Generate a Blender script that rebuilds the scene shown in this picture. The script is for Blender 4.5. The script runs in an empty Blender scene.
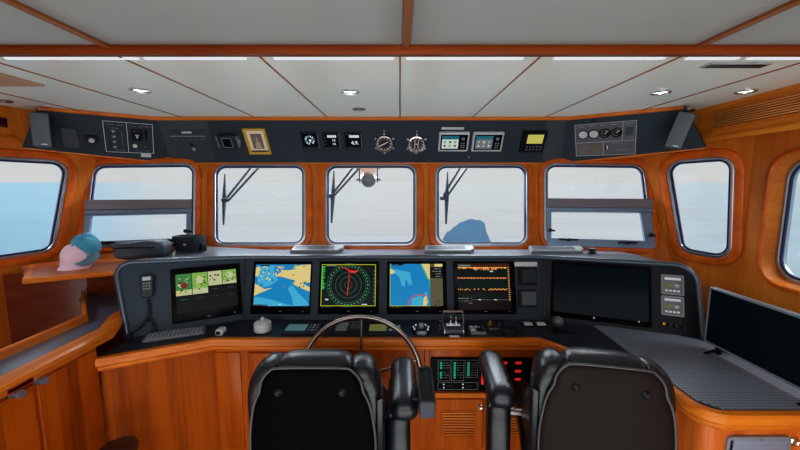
import bpy, bmesh, math, random
from mathutils import Vector, Matrix
from mathutils.geometry import tessellate_polygon
random.seed(7)
SC = bpy.context.scene
COL = SC.collection
E = 1.70            # eye height above the wheelhouse floor
F = 355.6           # focal length in pixels of an 800 px wide frame
PITCH = math.radians(6.9)
SP, CP = math.sin(PITCH), math.cos(PITCH)
X0 = -0.195         # centre line of the front windows

# ------------------------------------------------------------------ geometry helpers
def W(x, y, z): return Vector((x, y, z + E))       # z counted from eye level
def ray(px, py):
    a = (px - 400.0) / F; b = (225.0 - py) / F
    return Vector((a, CP + b * SP, -SP + b * CP))
def onZ(px, py, z):
    d = ray(px, py); return Vector((0, 0, E)) + d * (z / d.z)
def onY(px, py, y):
    d = ray(px, py); return Vector((0, 0, E)) + d * (y / d.y)
def onX(px, py, x):
    d = ray(px, py); return Vector((0, 0, E)) + d * (x / d.x)

class Surf:
    """a flat face of the room: origin, right axis, outward normal"""
    def __init__(s, o, x, n):
        s.o = Vector(o); s.n = Vector(n).normalized(); s.x = Vector(x).normalized()
        s.y = s.n.cross(s.x).normalized(); s.x = s.y.cross(s.n).normalized()
    def hit(s, px, py, h=0.0):
        d = ray(px, py); e = Vector((0, 0, E)); o = s.o + s.n * h
        return e + d * ((o - e).dot(s.n) / d.dot(s.n))
    def uv(s, px, py, h=0.0):
        p = s.hit(px, py, h) - s.o
        return Vector((p.dot(s.x), p.dot(s.y)))
    def w2(s, p):
        q = p - s.o; return Vector((q.dot(s.x), q.dot(s.y)))
    def p3(s, u, v, h=0.0): return s.o + s.x * u + s.y * v + s.n * h
    def M(s, u=0, v=0, h=0.0, rot=0.0):
        m = Matrix((s.x, s.y, s.n)).transposed().to_4x4()
        m.translation = s.p3(u, v, h)
        return m @ Matrix.Rotation(rot, 4, 'Z')
    def rect(s, x0, y0, x1, y1, h=0.0):
        """pixel box -> matrix at its centre, width, height on the surface"""
        a, b, c, d = s.uv(x0, y0), s.uv(x1, y0), s.uv(x1, y1), s.uv(x0, y1)
        ctr = (a + b + c + d) / 4
        w = ((b - a).length + (c - d).length) / 2
        # height: centre line
        t = s.uv((x0 + x1) / 2, y0); bt = s.uv((x0 + x1) / 2, y1)
        return s.M(ctr.x, ctr.y, h), w, abs(t.y - bt.y)

def T(x, y, z): return Matrix.Translation((x, y, z))
def RX(a): return Matrix.Rotation(math.radians(a), 4, 'X')
def RY(a): return Matrix.Rotation(math.radians(a), 4, 'Y')
def RZ(a): return Matrix.Rotation(math.radians(a), 4, 'Z')

def offset_poly(poly, d):
    """polygon (ccw or cw) moved outward by d with mitred corners"""
    n = len(poly); A = sum(poly[i].x * poly[(i + 1) % n].y - poly[(i + 1) % n].x * poly[i].y for i in range(n))
    sgn = 1 if A > 0 else -1
    out = []
    for i in range(n):
        p0, p1, p2 = poly[i - 1], poly[i], poly[(i + 1) % n]
        e1 = (p1 - p0).normalized(); e2 = (p2 - p1).normalized()
        n1 = Vector((e1.y, -e1.x)) * sgn; n2 = Vector((e2.y, -e2.x)) * sgn
        b = n1 + n2
        if b.length < 1e-6: b = n1
        b = b.normalized(); c = max(0.3, b.dot(n1))
        out.append(p1 + b * (d / c))
    return out
def fillet(poly, r, n=6):
    out = []; m = len(poly)
    for i in range(m):
        p0, p1, p2 = poly[i - 1], poly[i], poly[(i + 1) % m]
        a = (p0 - p1); b = (p2 - p1)
        rr = r[i] if isinstance(r, (list, tuple)) else r
        ang = a.angle(b); t = min(rr / math.tan(ang / 2), a.length * .49, b.length * .49)
        s = p1 + a.normalized() * t; e = p1 + b.normalized() * t
        for k in range(n + 1):
            u = k / n; out.append(_arc(s, p1, e, u))
    return out
def _arc(s, c, e, u):
    w = 0.7071
    b0, b1, b2 = (1 - u) ** 2, 2 * u * (1 - u) * w, u * u
    return (s * b0 + c * b1 + e * b2) / (b0 + b1 + b2)
def V2(pts): return [Vector((p[0], p[1])) for p in pts]
def rectp(w, h, cx=0, cy=0): return V2([(cx - w / 2, cy - h / 2), (cx + w / 2, cy - h / 2), (cx + w / 2, cy + h / 2), (cx - w / 2, cy + h / 2)])
def spline(pts, n=5, closed=True):
    pts = [Vector(p) for p in pts]; m = len(pts); out = []
    rng = range(m if closed else m - 1)
    for i in rng:
        if closed: p0, p1, p2, p3 = pts[i - 1], pts[i], pts[(i + 1) % m], pts[(i + 2) % m]
        else: p0, p1, p2, p3 = pts[max(i - 1, 0)], pts[i], pts[i + 1], pts[min(i + 2, m - 1)]
        for k in range(n):
            t = k / n
            out.append(0.5 * ((2 * p1) + (p2 - p0) * t + (2 * p0 - 5 * p1 + 4 * p2 - p3) * t * t + (3 * p1 - p0 - 3 * p2 + p3) * t ** 3))
    if not closed: out.append(pts[-1])
    return out

class MB:
    """collects shapes into one mesh"""
    def __init__(s): s.bm = bmesh.new(); s.mi = 0
    def add(s, verts, faces, M=None):
        vs = [s.bm.verts.new((M @ Vector(v)) if M is not None else Vector(v)) for v in verts]
        for f in faces:
            try:
                q = s.bm.faces.new([vs[i] for i in f]); q.material_index = s.mi; q.smooth = True
            except ValueError: pass
        return s
    def mat(s, i): s.mi = i; return s
    def box(s, c, d, M=None, bev=0.0, seg=2):
        b = bmesh.new(); bmesh.ops.create_cube(b, size=1.0)
        for v in b.verts: v.co = Vector((v.co.x * d[0], v.co.y * d[1], v.co.z * d[2]))
        if bev > 0:
            bmesh.ops.bevel(b, geom=list(b.edges), offset=min(bev, min(d) * .45), segments=seg, profile=.5, affect='EDGES')
        off = Vector(c)
        b.verts.index_update()
        s.add([v.co + off for v in b.verts], [[v.index for v in f.verts] for f in b.faces], M)
        b.free(); return s
    def cushion(s, c, d, r, M=None, n=4, puff=0.0):
        """soft rounded box"""
        b = bmesh.new(); bmesh.ops.create_cube(b, size=2.0)
        bmesh.ops.subdivide_edges(b, edges=list(b.edges), cuts=n * 2, use_grid_fill=True)
        h = Vector((d[0] / 2, d[1] / 2, d[2] / 2)); r = min(r, min(h) * .98)
        b.verts.index_update()
        out = []
        for v in b.verts:
            q = Vector([math.copysign(abs(t) ** .6, t) * hh for t, hh in zip(v.co, h)])
            i = Vector([max(-(hh - r), min(hh - r, t)) for t, hh in zip(q, h)])
            e = q - i
            p = i + (e.normalized() * r if e.length > 1e-7 else e)
            if puff:
                k = (1 - (q.x / h.x) ** 2) * (1 - (q.y / h.y) ** 2)
                p.z += math.copysign(puff * k, q.z) if abs(q.z) > h.z * .8 else 0
            out.append(p + Vector(c))
        s.add(out, [[v.index for v in f.verts] for f in b.faces], M); b.free(); return s
    def cyl(s, p0, p1, r0, r1=None, n=20, caps=True, M=None):
        r1 = r0 if r1 is None else r1
        p0, p1 = Vector(p0), Vector(p1); d = (p1 - p0).normalized()
        a = d.orthogonal().normalized(); b = d.cross(a)
        vs = []
        for p, r in ((p0, r0), (p1, r1)):
            for k in range(n):
                t = 2 * math.pi * k / n; vs.append(p + (a * math.cos(t) + b * math.sin(t)) * r)
        fs = [[k, (k + 1) % n, n + (k + 1) % n, n + k] for k in range(n)]
        if caps: fs += [list(range(n))[::-1], list(range(n, 2 * n))]
        return s.add(vs, fs, M)
    def lathe(s, prof, n=28, M=None, caps=True):
        """profile of (radius, z) about Z"""
        vs = []
        for r, z in prof:
            for k in range(n):
                t = 2 * math.pi * k / n; vs.append((r * math.cos(t), r * math.sin(t), z))
        fs = []
        for j in range(len(prof) - 1):
            for k in range(n): fs.append([j * n + k, j * n + (k + 1) % n, (j + 1) * n + (k + 1) % n, (j + 1) * n + k])
        if caps:
            if prof[0][0] > 1e-5: fs.append(list(range(n))[::-1])
            if prof[-1][0] > 1e-5: fs.append([(len(prof) - 1) * n + k for k in range(n)])
        return s.add(vs, fs, M)
    def tube(s, pts, r, n=10, closed=False, M=None, rs=None):
        pts = [Vector(p) for p in pts]; m = len(pts); vs = []; fs = []
        up = None
        for i, p in enumerate(pts):
            if closed: d = pts[(i + 1) % m] - pts[i - 1]
            else: d = pts[min(i + 1, m - 1)] - pts[max(i - 1, 0)]
            d.normalize()
            if up is None: up = d.orthogonal().normalized()
            up = (up - d * up.dot(d)).normalized(); b = d.cross(up)
            rr = rs[i] if rs else r
            for k in range(n):
                t = 2 * math.pi * k / n; vs.append(p + (up * math.cos(t) + b * math.sin(t)) * rr)
        for i in range(m if closed else m - 1):
            j = (i + 1) % m
            for k in range(n): fs.append([i * n + k, i * n + (k + 1) % n, j * n + (k + 1) % n, j * n + k])
        if not closed: fs += [list(range(n))[::-1], [(m - 1) * n + k for k in range(n)]]
        return s.add(vs, fs, M)
    def plate(s, outline, prof, M=None, cap0=True, cap1=True):
        """outline grown through rings of (offset, height)"""
        outline = V2(outline); n = len(outline); vs = []; fs = []
        cx = sum(p.x for p in outline) / n; cy = sum(p.y for p in outline) / n
        for q in prof:
            off, h = q[0], q[1]; sc = q[2] if len(q) > 2 else 1
            for p in (offset_poly(outline, off) if abs(off) > 1e-9 else outline): vs.append((cx + (p.x - cx) * sc, cy + (p.y - cy) * sc, h))
        for j in range(len(prof) - 1):
            for k in range(n): fs.append([j * n + k, j * n + (k + 1) % n, (j + 1) * n + (k + 1) % n, (j + 1) * n + k])
        if cap0: fs.append(list(range(n))[::-1])
        if cap1: fs.append([(len(prof) - 1) * n + k for k in range(n)])
        return s.add(vs, fs, M)
    def ring(s, quad, r, prof, M=None, n=6, close=False):
        """moulding round a rounded quad: rings of (offset, height)"""
        vs = []; fs = []; m = None
        for off, h in prof:
            q = fillet(offset_poly(quad, off), max(.002, r + off), n) if r > 0 else offset_poly(quad, off); m = len(q)
            for p in q: vs.append((p.x, p.y, h))
        L = len(prof)
        for j in range(L if close else L - 1):
            j2 = (j + 1) % L
            for k in range(m): fs.append([j * m + k, j * m + (k + 1) % m, j2 * m + (k + 1) % m, j2 * m + k])
        return s.add(vs, fs, M)
    def prism(s, poly, z0, z1, M=None, bev=0.0):
        b = bev
        prof = [(0, z0), (0, z1 - b), (-b, z1)] if b else [(0, z0), (0, z1)]
        return s.plate(poly, prof, M)
    def tess(s, outer, holes, h=0.0, M=None):
        loops = [[Vector((p.x, p.y, 0)) for p in outer]] + [[Vector((p.x, p.y, 0)) for p in hh] for hh in holes]
        flat = [p for l in loops for p in l]
        tris = tessellate_polygon(loops)
        return s.add([(p.x, p.y, h) for p in flat], [list(t) for t in tris], M)
    def quad(s, a, b, c, d): return s.add([a, b, c, d], [[0, 1, 2, 3]])
    def build(s, name, mats, parent=None, M=None, world=False, sharp=38, **tags):
        if not isinstance(mats, (list, tuple)): mats = [mats]
        bm = s.bm
        if world and parent is not None: bm.transform(ROOTM[parent.name].inverted())
        o_m = Matrix.Identity(4)
        if parent is None:
            if M is not None: o_m = M
            elif len(bm.verts):
                xs = [v.co for v in bm.verts]
                c = Vector(((min(v.x for v in xs) + max(v.x for v in xs)) / 2, (min(v.y for v in xs) + max(v.y for v in xs)) / 2, min(v.z for v in xs)))
                bm.transform(Matrix.Translation(-c)); o_m = Matrix.Translation(c)
        bmesh.ops.recalc_face_normals(bm, faces=list(bm.faces))
        me = bpy.data.meshes.new(name); bm.to_mesh(me); bm.free()
        for m in mats: me.materials.append(m)
        try: me.set_sharp_from_angle(angle=math.radians(sharp))
        except Exception: pass
        o = bpy.data.objects.new(name, me); COL.objects.link(o)
        if parent is not None: o.parent = parent
        else: o.matrix_world = o_m
        ROOTM[o.name] = o_m if parent is None else ROOTM[parent.name]
        tag(o, **tags)
        return o

ROOTM = {}
def tag(o, label=None, cat=None, group=None, kind=None):
    if label: o['label'] = label
    if cat: o['category'] = cat
    if group: o['group'] = group
    if kind: o['kind'] = kind
def thing(name, M, label=None, cat=None, group=None, kind=None):
    o = bpy.data.objects.new(name, None); COL.objects.link(o)
    if isinstance(M, Vector): M = Matrix.Translation(M)
    o.matrix_world = M; o.empty_display_size = .05
    ROOTM[o.name] = M.copy(); tag(o, label, cat, group, kind); return o
def copy_tree(o, M, label=None, group=None):
    c = o.copy(); COL.objects.link(c); c.matrix_world = M; ROOTM[c.name] = M.copy()
    if label: c['label'] = label
    if group: c['group'] = group
    for ch in [q for q in bpy.data.objects if q.parent == o]:
        d = ch.copy(); COL.objects.link(d); d.parent = c
        for g in [q for q in bpy.data.objects if q.parent == ch]:
            e = g.copy(); COL.objects.link(e); e.parent = d
    return c

# ------------------------------------------------------------------ materials
def lin(c):
    return tuple(((x / 255) / 12.92 if x / 255 <= .04045 else ((x / 255 + .055) / 1.055) ** 2.4) for x in c) + (1.0,)
def mat(name, rgb, rough=.5, metal=0.0, coat=0.0, var=.06, scale=40, bump=0.0, emit=0.0, spec=.5, ecol=None):
    m = bpy.data.materials.new(name); m.use_nodes = True; nt = m.node_tree; N = nt.nodes; L = nt.links
    b = N['Principled BSDF']; b.inputs['Roughness'].default_value = rough; b.inputs['Metallic'].default_value = metal
    b.inputs['Coat Weight'].default_value = coat; b.inputs['Coat Roughness'].default_value = .08
    b.inputs['Specular IOR Level'].default_value = spec
    tc = N.new('ShaderNodeTexCoord'); nz = N.new('ShaderNodeTexNoise'); nz.inputs['Scale'].default_value = scale
    L.new(tc.outputs['Object'], nz.inputs['Vector'])
    mx = N.new('ShaderNodeMix'); mx.data_type = 'RGBA'
    c = lin(rgb); mx.inputs[6].default_value = tuple(x * (1 - var) for x in c[:3]) + (1,)
    mx.inputs[7].default_value = tuple(min(1, x * (1 + var)) for x in c[:3]) + (1,)
    L.new(nz.outputs['Fac'], mx.inputs[0]); L.new(mx.outputs[2], b.inputs['Base Color'])
    if emit:
        b.inputs['Emission Color'].default_value = lin(ecol or rgb); b.inputs['Emission Strength'].default_value = emit
    if bump:
        bp = N.new('ShaderNodeBump'); bp.inputs['Strength'].default_value = bump; bp.inputs['Distance'].default_value = .002
        L.new(nz.outputs['Fac'], bp.inputs['Height']); L.new(bp.outputs['Normal'], b.inputs['Normal'])
    return m
def wood(name, c0, c1, axis='Z', rough=.36, coat=.12, grain=22, planks=0):
    m = bpy.data.materials.new(name); m.use_nodes = True; nt = m.node_tree; N = nt.nodes; L = nt.links
    b = N['Principled BSDF']; b.inputs['Roughness'].default_value = rough; b.inputs['Coat Weight'].default_value = coat
    b.inputs['Coat Roughness'].default_value = .12; b.inputs['Specular IOR Level'].default_value = .2
    tc = N.new('ShaderNodeTexCoord'); mp = N.new('ShaderNodeMapping')
    sc = {'X': (.06, 1, 1), 'Y': (1, .06, 1), 'Z': (1, 1, .06)}[axis]
    mp.inputs['Scale'].default_value = sc
    L.new(tc.outputs['Object'], mp.inputs['Vector'])
    nz = N.new('ShaderNodeTexNoise'); nz.inputs['Scale'].default_value = grain; nz.inputs['Detail'].default_value = 6; nz.inputs['Roughness'].default_value = .6
    L.new(mp.outputs[0], nz.inputs['Vector'])
    n2 = N.new('ShaderNodeTexNoise'); n2.inputs['Scale'].default_value = grain * 9; n2.inputs['Detail'].default_value = 3
    L.new(mp.outputs[0], n2.inputs['Vector'])
    ad = N.new('ShaderNodeMath'); ad.operation = 'MULTIPLY_ADD'; ad.inputs[1].default_value = .35
    L.new(n2.outputs['Fac'], ad.inputs[0]); L.new(nz.outputs['Fac'], ad.inputs[2])
    fac = ad.outputs[0]
    if planks:
        sx = N.new('ShaderNodeSeparateXYZ'); L.new(tc.outputs['Object'], sx.inputs[0])
        q = N.new('ShaderNodeMath'); q.operation = 'ADD'; L.new(sx.outputs[0], q.inputs[0]); L.new(sx.outputs[1], q.inputs[1])
        fl = N.new('ShaderNodeMath'); fl.operation = 'MULTIPLY'; fl.inputs[1].default_value = planks; L.new(q.outputs[0], fl.inputs[0])
        f2 = N.new('ShaderNodeMath'); f2.operation = 'FLOOR'; L.new(fl.outputs[0], f2.inputs[0])
        wn = N.new('ShaderNodeTexWhiteNoise'); wn.noise_dimensions = '1D'; L.new(f2.outputs[0], wn.inputs['W'])
        a2 = N.new('ShaderNodeMath'); a2.operation = 'MULTIPLY_ADD'; a2.inputs[1].default_value = .34
        L.new(wn.outputs['Value'], a2.inputs[0]); L.new(fac, a2.inputs[2]); fac = a2.outputs[0]
    r = N.new('ShaderNodeValToRGB'); L.new(fac, r.inputs[0])
    r.color_ramp.elements[0].position = .42; r.color_ramp.elements[0].color = lin(c0)
    r.color_ramp.elements[1].position = .95; r.color_ramp.elements[1].color = lin(c1)
    L.new(r.outputs[0], b.inputs['Base Color'])
    return m
def emis(name, rgb, s=1.0):
    m = bpy.data.materials.new(name); m.use_nodes = True; N = m.node_tree.nodes
    b = N['Principled BSDF']; b.inputs['Base Color'].default_value = (.01, .01, .01, 1); b.inputs['Roughness'].default_value = .2
    b.inputs['Specular IOR Level'].default_value = .03
    b.inputs['Emission Color'].default_value = lin(rgb); b.inputs['Emission Strength'].default_value = s
    return m

WA, WB = (146, 62, 12), (200, 106, 28)
wz = wood('varnished_teak_upright', WA, WB, 'Z')
wx = wood('varnished_teak_lengthwise', (172, 82, 16), (224, 132, 40), 'X')
wy = wood('varnished_teak_fore_aft', (172, 82, 16), (224, 132, 40), 'Y')
wsur = wood('window_surround_teak', (168, 72, 14), (222, 118, 40), 'Z', grain=9)
wsof = wood('soffit_teak', (186, 98, 22), (234, 150, 56), 'Y')
wstrip = wood('thin_brown_strip', (128, 74, 34), (168, 108, 60), 'Y')
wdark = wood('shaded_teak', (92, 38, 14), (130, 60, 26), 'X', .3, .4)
wpanel = wood('teak_panelling', (104, 42, 5), (166, 80, 14), 'Z', .45, .0, 14, planks=11)
wpanel.node_tree.nodes['Principled BSDF'].inputs['Specular IOR Level'].default_value = .08
wwall = wood('teak_wall_veneer', (166, 88, 24), (210, 128, 48), 'Z', .4, .1, 12)
wgroove = mat('dark_wood_groove', (70, 28, 12), .5)
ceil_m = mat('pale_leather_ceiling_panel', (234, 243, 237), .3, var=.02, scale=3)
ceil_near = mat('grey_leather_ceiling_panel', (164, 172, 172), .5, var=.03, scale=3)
char = mat('charcoal_panel_paint', (50, 61, 69), .5, spec=.2, var=.05, scale=60, bump=.15)
char2 = mat('grey_panel_paint', (66, 75, 80), .5, spec=.2, var=.05, scale=60, bump=.15)
dashm = mat('dash_charcoal', (50, 61, 73), .45, spec=.18, var=.05, scale=80, bump=.1)
dashl = mat('dash_top_grey', (112, 122, 134), .28, coat=.3, var=.03)
deskm = mat('desk_black_laminate', (44, 49, 56), .4, var=.08, scale=30, spec=.3)
blk = mat('black_plastic', (20, 22, 25), .35, spec=.25, var=.05)
blk2 = mat('satin_dark_grey_plastic', (40, 46, 53), .4, spec=.25, var=.05)
glossblk = mat('gloss_black_bezel', (13, 14, 18), .25, var=.02, spec=.08)
screen_off = mat('dark_glass_screen', (14, 26, 32), .15, var=.05, scale=4, spec=.03)
grey = mat('grey_plastic', (128, 134, 140), .4)
lgrey = mat('light_grey_plastic', (190, 194, 198), .35)
white = mat('white_print', (225, 228, 230), .5)
chrome = mat('polished_chrome', (215, 215, 218), .12, 1.0, var=.02)
steel = mat('brushed_stainless', (150, 140, 134), .28, 1.0, var=.04)
alu = mat('anodised_aluminium', (175, 180, 192), .32, .85, var=.03)
alub = mat('blue_grey_metal', (120, 140, 165), .35, .5, var=.03)
gask = mat('dark_blue_gasket', (28, 40, 82), .45, var=.04)
shade_m = mat('brown_grey_blind', (112, 108, 116), .5, var=.04)
leather = mat('black_leather', (22, 27, 34), .32, var=.15, scale=160, bump=.35, spec=.55)
leather_b = mat('dull_black_shell_leather', (6, 6, 7), .6, var=.12, scale=160, bump=.3, spec=.04)
piping_m = mat('grey_piping', (62, 64, 68), .35)
leather_r = mat('brownish_shell_leather', (34, 27, 25), .55, var=.12, scale=160, bump=.3, spec=.12)
rubber = mat('rubber_feet', (22, 22, 24), .7)
gold = mat('gilt_frame', (214, 172, 78), .3, .35, var=.12, scale=90)
brass = mat('brass', (190, 150, 80), .3, .9)
redm = mat('red_plastic', (170, 36, 40), .45)
greenl = emis('green_lamp', (30, 170, 120), .8)
redl = emis('red_digits', (235, 50, 45), .95)
whitel = emis('white_pixels', (215, 225, 230), .8)
lens = emis('lit_lamp_lens', (255, 255, 255), 2.0)
lcd_g = emis('olive_display', (120, 125, 70), .6)
lcd_t = emis('teal_display', (95, 130, 135), .55)
def glass_mat(name, tint, gl=.07):
    m = bpy.data.materials.new(name); m.use_nodes = True; nt = m.node_tree; N = nt.nodes; L = nt.links
    for n in list(N): N.remove(n)
    o = N.new('ShaderNodeOutputMaterial'); t = N.new('ShaderNodeBsdfTransparent'); g = N.new('ShaderNodeBsdfGlossy'); mx = N.new('ShaderNodeMixShader')
    t.inputs['Color'].default_value = tint; g.inputs['Roughness'].default_value = .02; mx.inputs[0].default_value = gl
    L.new(t.outputs[0], mx.inputs[1]); L.new(g.outputs[0], mx.inputs[2]); L.new(mx.outputs[0], o.inputs[0]); return m
glass = glass_mat('clear_window_glass', (.95, .97, .98, 1), .03)

def text(mb, s, x, y, size, M=None, h=.0006, align='CENTER', bold=0.0, sx=1.0):
    cu = bpy.data.curves.new('t', 'FONT'); cu.body = s; cu.size = size; cu.align_x = align; cu.align_y = 'CENTER'; cu.offset = bold
    cu.resolution_u = 2
    ob = bpy.data.objects.new('t', cu); me = ob.to_mesh()
    vs = [(v.co.x * sx + x, v.co.y + y, h) for v in me.vertices]; fs = [list(p.vertices) for p in me.polygons]
    mb.add(vs, fs, M); ob.to_mesh_clear(); bpy.data.objects.remove(ob); bpy.data.curves.remove(cu)

class Cv:
    """flat artwork in the plane of a panel; each layer sits a hair above the last"""
    def __init__(s, w, h, h0=.0, step=.0003): s.w, s.h, s.h0, s.step = w, h, h0, step; s.mb = MB(); s.mats = []; s.n = 0
    def _m(s, m):
        if m not in s.mats: s.mats.append(m)
        s.mb.mi = s.mats.index(m)
    def X(s, u): return (u - .5) * s.w
    def Y(s, v): return (v - .5) * s.h
    def z(s, l): return s.h0 + s.step * (1 + l)
    def rect(s, u0, v0, u1, v1, m, l=1):
        s._m(m); z = s.z(l); s.mb.add([(s.X(u0), s.Y(v0), z), (s.X(u1), s.Y(v0), z), (s.X(u1), s.Y(v1), z), (s.X(u0), s.Y(v1), z)], [[0, 1, 2, 3]])
    def poly(s, pts, m, l=1, n=0):
        s._m(m); p = V2([(s.X(a), s.Y(b)) for a, b in pts]); s.mb.tess(p, [], s.z(l))
    def frame(s, u0, v0, u1, v1, t, m, l=2):
        a, b = t / s.w, t / s.h
        s.rect(u0, v0, u1, v0 + b, m, l); s.rect(u0, v1 - b, u1, v1, m, l); s.rect(u0, v0, u0 + a, v1, m, l); s.rect(u1 - a, v0, u1, v1, m, l)
    def disc(s, u, v, r, m, l=1, n=24, r0=0, a0=0, a1=360):
        s._m(m); z = s.z(l); cx, cy = s.X(u), s.Y(v); k0, k1 = math.radians(a0), math.radians(a1)
        P = lambda rr, t: (cx + rr * math.cos(t), cy + rr * math.sin(t), z)
        vs = []; fs = []
        for i in range(n + 1):
            t = k0 + (k1 - k0) * i / n; vs += [P(r0, t), P(r, t)]
        for i in range(n): fs.append([2 * i, 2 * i + 1, 2 * i + 3, 2 * i + 2])
        s.mb.add(vs, fs)
    def line(s, u0, v0, u1, v1, t, m, l=2):
        s._m(m); z = s.z(l); a = Vector((s.X(u0), s.Y(v0))); b = Vector((s.X(u1), s.Y(v1))); d = (b - a)
        if d.length < 1e-6: return
        d.normalize(); n = Vector((-d.y, d.x)) * t / 2
        s.mb.add([(*(a - n), z), (*(b - n), z), (*(b + n), z), (*(a + n), z)], [[0, 1, 2, 3]])
    def pline(s, pts, t, m, l=2):
        for a, b in zip(pts[:-1], pts[1:]): s.line(*a, *b, t, m, l)
    def dashes(s, u0, v, u1, h, m, l=2, seed=0, gap=.3):
        """unreadable lettering: a row of small marks"""
        rr = random.Random(seed + int(v * 1000)); u = u0
        while u < u1:
            d = rr.uniform(.012, .035); 
            if rr.random() > gap: s.rect(u, v - h / 2, min(u + d * .75, u1), v + h / 2, m, l)
            u += d
    def text(s, t, u, v, size, m, l=2, bold=0, sx=1.0):
        s._m(m); text(s.mb, t, s.X(u), s.Y(v), size, h=s.z(l), bold=bold, sx=sx)
    def build(s, name, parent=None, M=None, **k): return s.mb.build(name, s.mats, parent, M, **k)
# ------------------------------------------------------------------ camera, world, lamps
cd = bpy.data.cameras.new('camera'); cam = bpy.data.objects.new('camera', cd); COL.objects.link(cam)
cd.sensor_width = 36; cd.lens = 36 * F / 800; cd.clip_end = 9000; cd.clip_start = .02
cam.location = (0, 0, E); cam.rotation_euler = (math.pi / 2 - PITCH, 0, 0)
SC.camera = cam
SC.view_settings.view_transform = 'Standard'; SC.view_settings.look = 'Medium High Contrast'
SC.view_settings.exposure = 0; SC.view_settings.gamma = 1
w = bpy.data.worlds.new('hazy_sky'); SC.world = w; w.use_nodes = True
wn = w.node_tree.nodes; wl = w.node_tree.links; bg = wn['Background']
tc = wn.new('ShaderNodeTexCoord'); sp = wn.new('ShaderNodeSeparateXYZ'); rp = wn.new('ShaderNodeValToRGB')
wl.new(tc.outputs['Generated'], sp.inputs[0]); wl.new(sp.outputs[2], rp.inputs[0]); wl.new(rp.outputs[0], bg.inputs[0])
rp.color_ramp.elements[0].position = 0; rp.color_ramp.elements[0].color = lin((206, 205, 203))
rp.color_ramp.elements[1].position = .6; rp.color_ramp.elements[1].color = lin((225, 232, 240))
bg.inputs[1].default_value = 1.0
def area(name, loc, aim, sx, sy, power, col=(1, 1, 1)):
    l = bpy.data.lights.new(name, 'AREA'); l.shape = 'RECTANGLE'; l.size = sx; l.size_y = sy; l.energy = power; l.color = col
    o = bpy.data.objects.new(name, l); COL.objects.link(o); o.location = loc
    d = Vector(aim) - Vector(loc); o.rotation_euler = d.to_track_quat('-Z', 'Y').to_euler(); return o
area('saloon_light', W(-.2, -1.2, .22), W(-.2, 2.2, -.15), 3.0, .6, 30, (.97, .98, 1))  # unseen fill lamp added behind the camera
area('saloon_floor_bounce', W(-.2, -.5, -1.2), W(-.2, 1.0, .6), 3.0, 1.6, 38, (.94, 1, .98))  # unseen upward lamp added to brighten the ceiling and beam
area('window_daylight_port', W(-1.2, 2.9, .5), W(-.6, 1.3, -.7), 1.6, .6, 70, (.88, .94, 1))  # area lamp added outside to strengthen daylight through the front windows
area('window_daylight_starboard', W(.9, 2.9, .5), W(.6, 1.3, -.7), 1.6, .6, 70, (.88, .94, 1))  # matching added lamp on the starboard side
area('daylight_side_port', W(-3.0, 1.1, 1.05), W(-.6, 1.4, -.7), 1.4, .7, 70, (.88, .94, 1))  # area lamp added high outside to boost daylight from the side
area('daylight_side_starboard', W(2.7, 1.1, 1.05), W(.3, 1.4, -.7), 1.4, .7, 70, (.88, .94, 1))  # its added counterpart to starboard

# ------------------------------------------------------------------ walls
K = .3
YF = 2.3
ZT, ZM, ZF = .40, -.50, -E
def fy(z): return YF + K * (z + .40)
c13, s13 = math.cos(math.radians(13)), math.sin(math.radians(13))
JX = 1.12
Wc = Surf(W(0, YF, -.40), (1, 0, 0), (0, -1, K))
Wr = Surf(W(X0 + JX, YF, -.40), (c13, -s13, 0), (-s13, -c13, c13 * K))
Wl = Surf(W(X0 - JX, YF, -.40), (c13, s13, 0), (s13, -c13, c13 * K))
AX, AY, BX, BY = 1.825, YF - (1.825 - JX) * s13 / c13, 1.98, 1.83
tx, ty = BX - AX, BY - AY; tl = math.hypot(tx, ty); tx /= tl; ty /= tl
Wr2 = Surf(W(X0 + AX, AY, -.40), (tx, ty, 0), (ty, -tx, 0))
Wl2 = Surf(W(X0 - AX, AY, -.40), (tx, -ty, 0), (-ty, -tx, 0))
Wr3 = Surf(W(X0 + BX, BY, -.40), (0, -1, 0), (-1, 0, 0))
Wl3 = Surf(W(X0 - BX, BY, -.40), (0, 1, 0), (1, 0, 0))
def isect(p, q, z):
    zz = z + E
    import mathutils
    A = Matrix((p.n, q.n, Vector((0, 0, 1)))); return A.inverted() @ Vector((p.n.dot(p.o), q.n.dot(q.o), zz))
BACK = -1.3
def wall(name, s, left, right, holes, matl=None):
    """left/right: function z -> world corner"""
    mb = MB(); q = [left(ZM), right(ZM), right(ZT), left(ZT)]
    mb.tess([s.w2(p) for p in q], holes, 0.0, s.M())
    lo = [left(ZM), right(ZM)]; 
    mb.add([lo[0], lo[1], Vector((lo[1].x, lo[1].y, 0)), Vector((lo[0].x, lo[0].y, 0))], [[0, 1, 2, 3]])
    return mb.build(name, matl or wwall, None, world=True, kind='structure')
A_r = lambda z: isect(Wr, Wr2, z); A_l = lambda z: isect(Wl, Wl2, z)
J_r = lambda z: isect(Wc, Wr, z); J_l = lambda z: isect(Wc, Wl, z)
B_r = lambda z: W(X0 + BX, BY, z); B_l = lambda z: W(X0 - BX, BY, z)
C_r = lambda z: W(X0 + BX, BACK, z); C_l = lambda z: W(X0 - BX, BACK, z)

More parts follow.
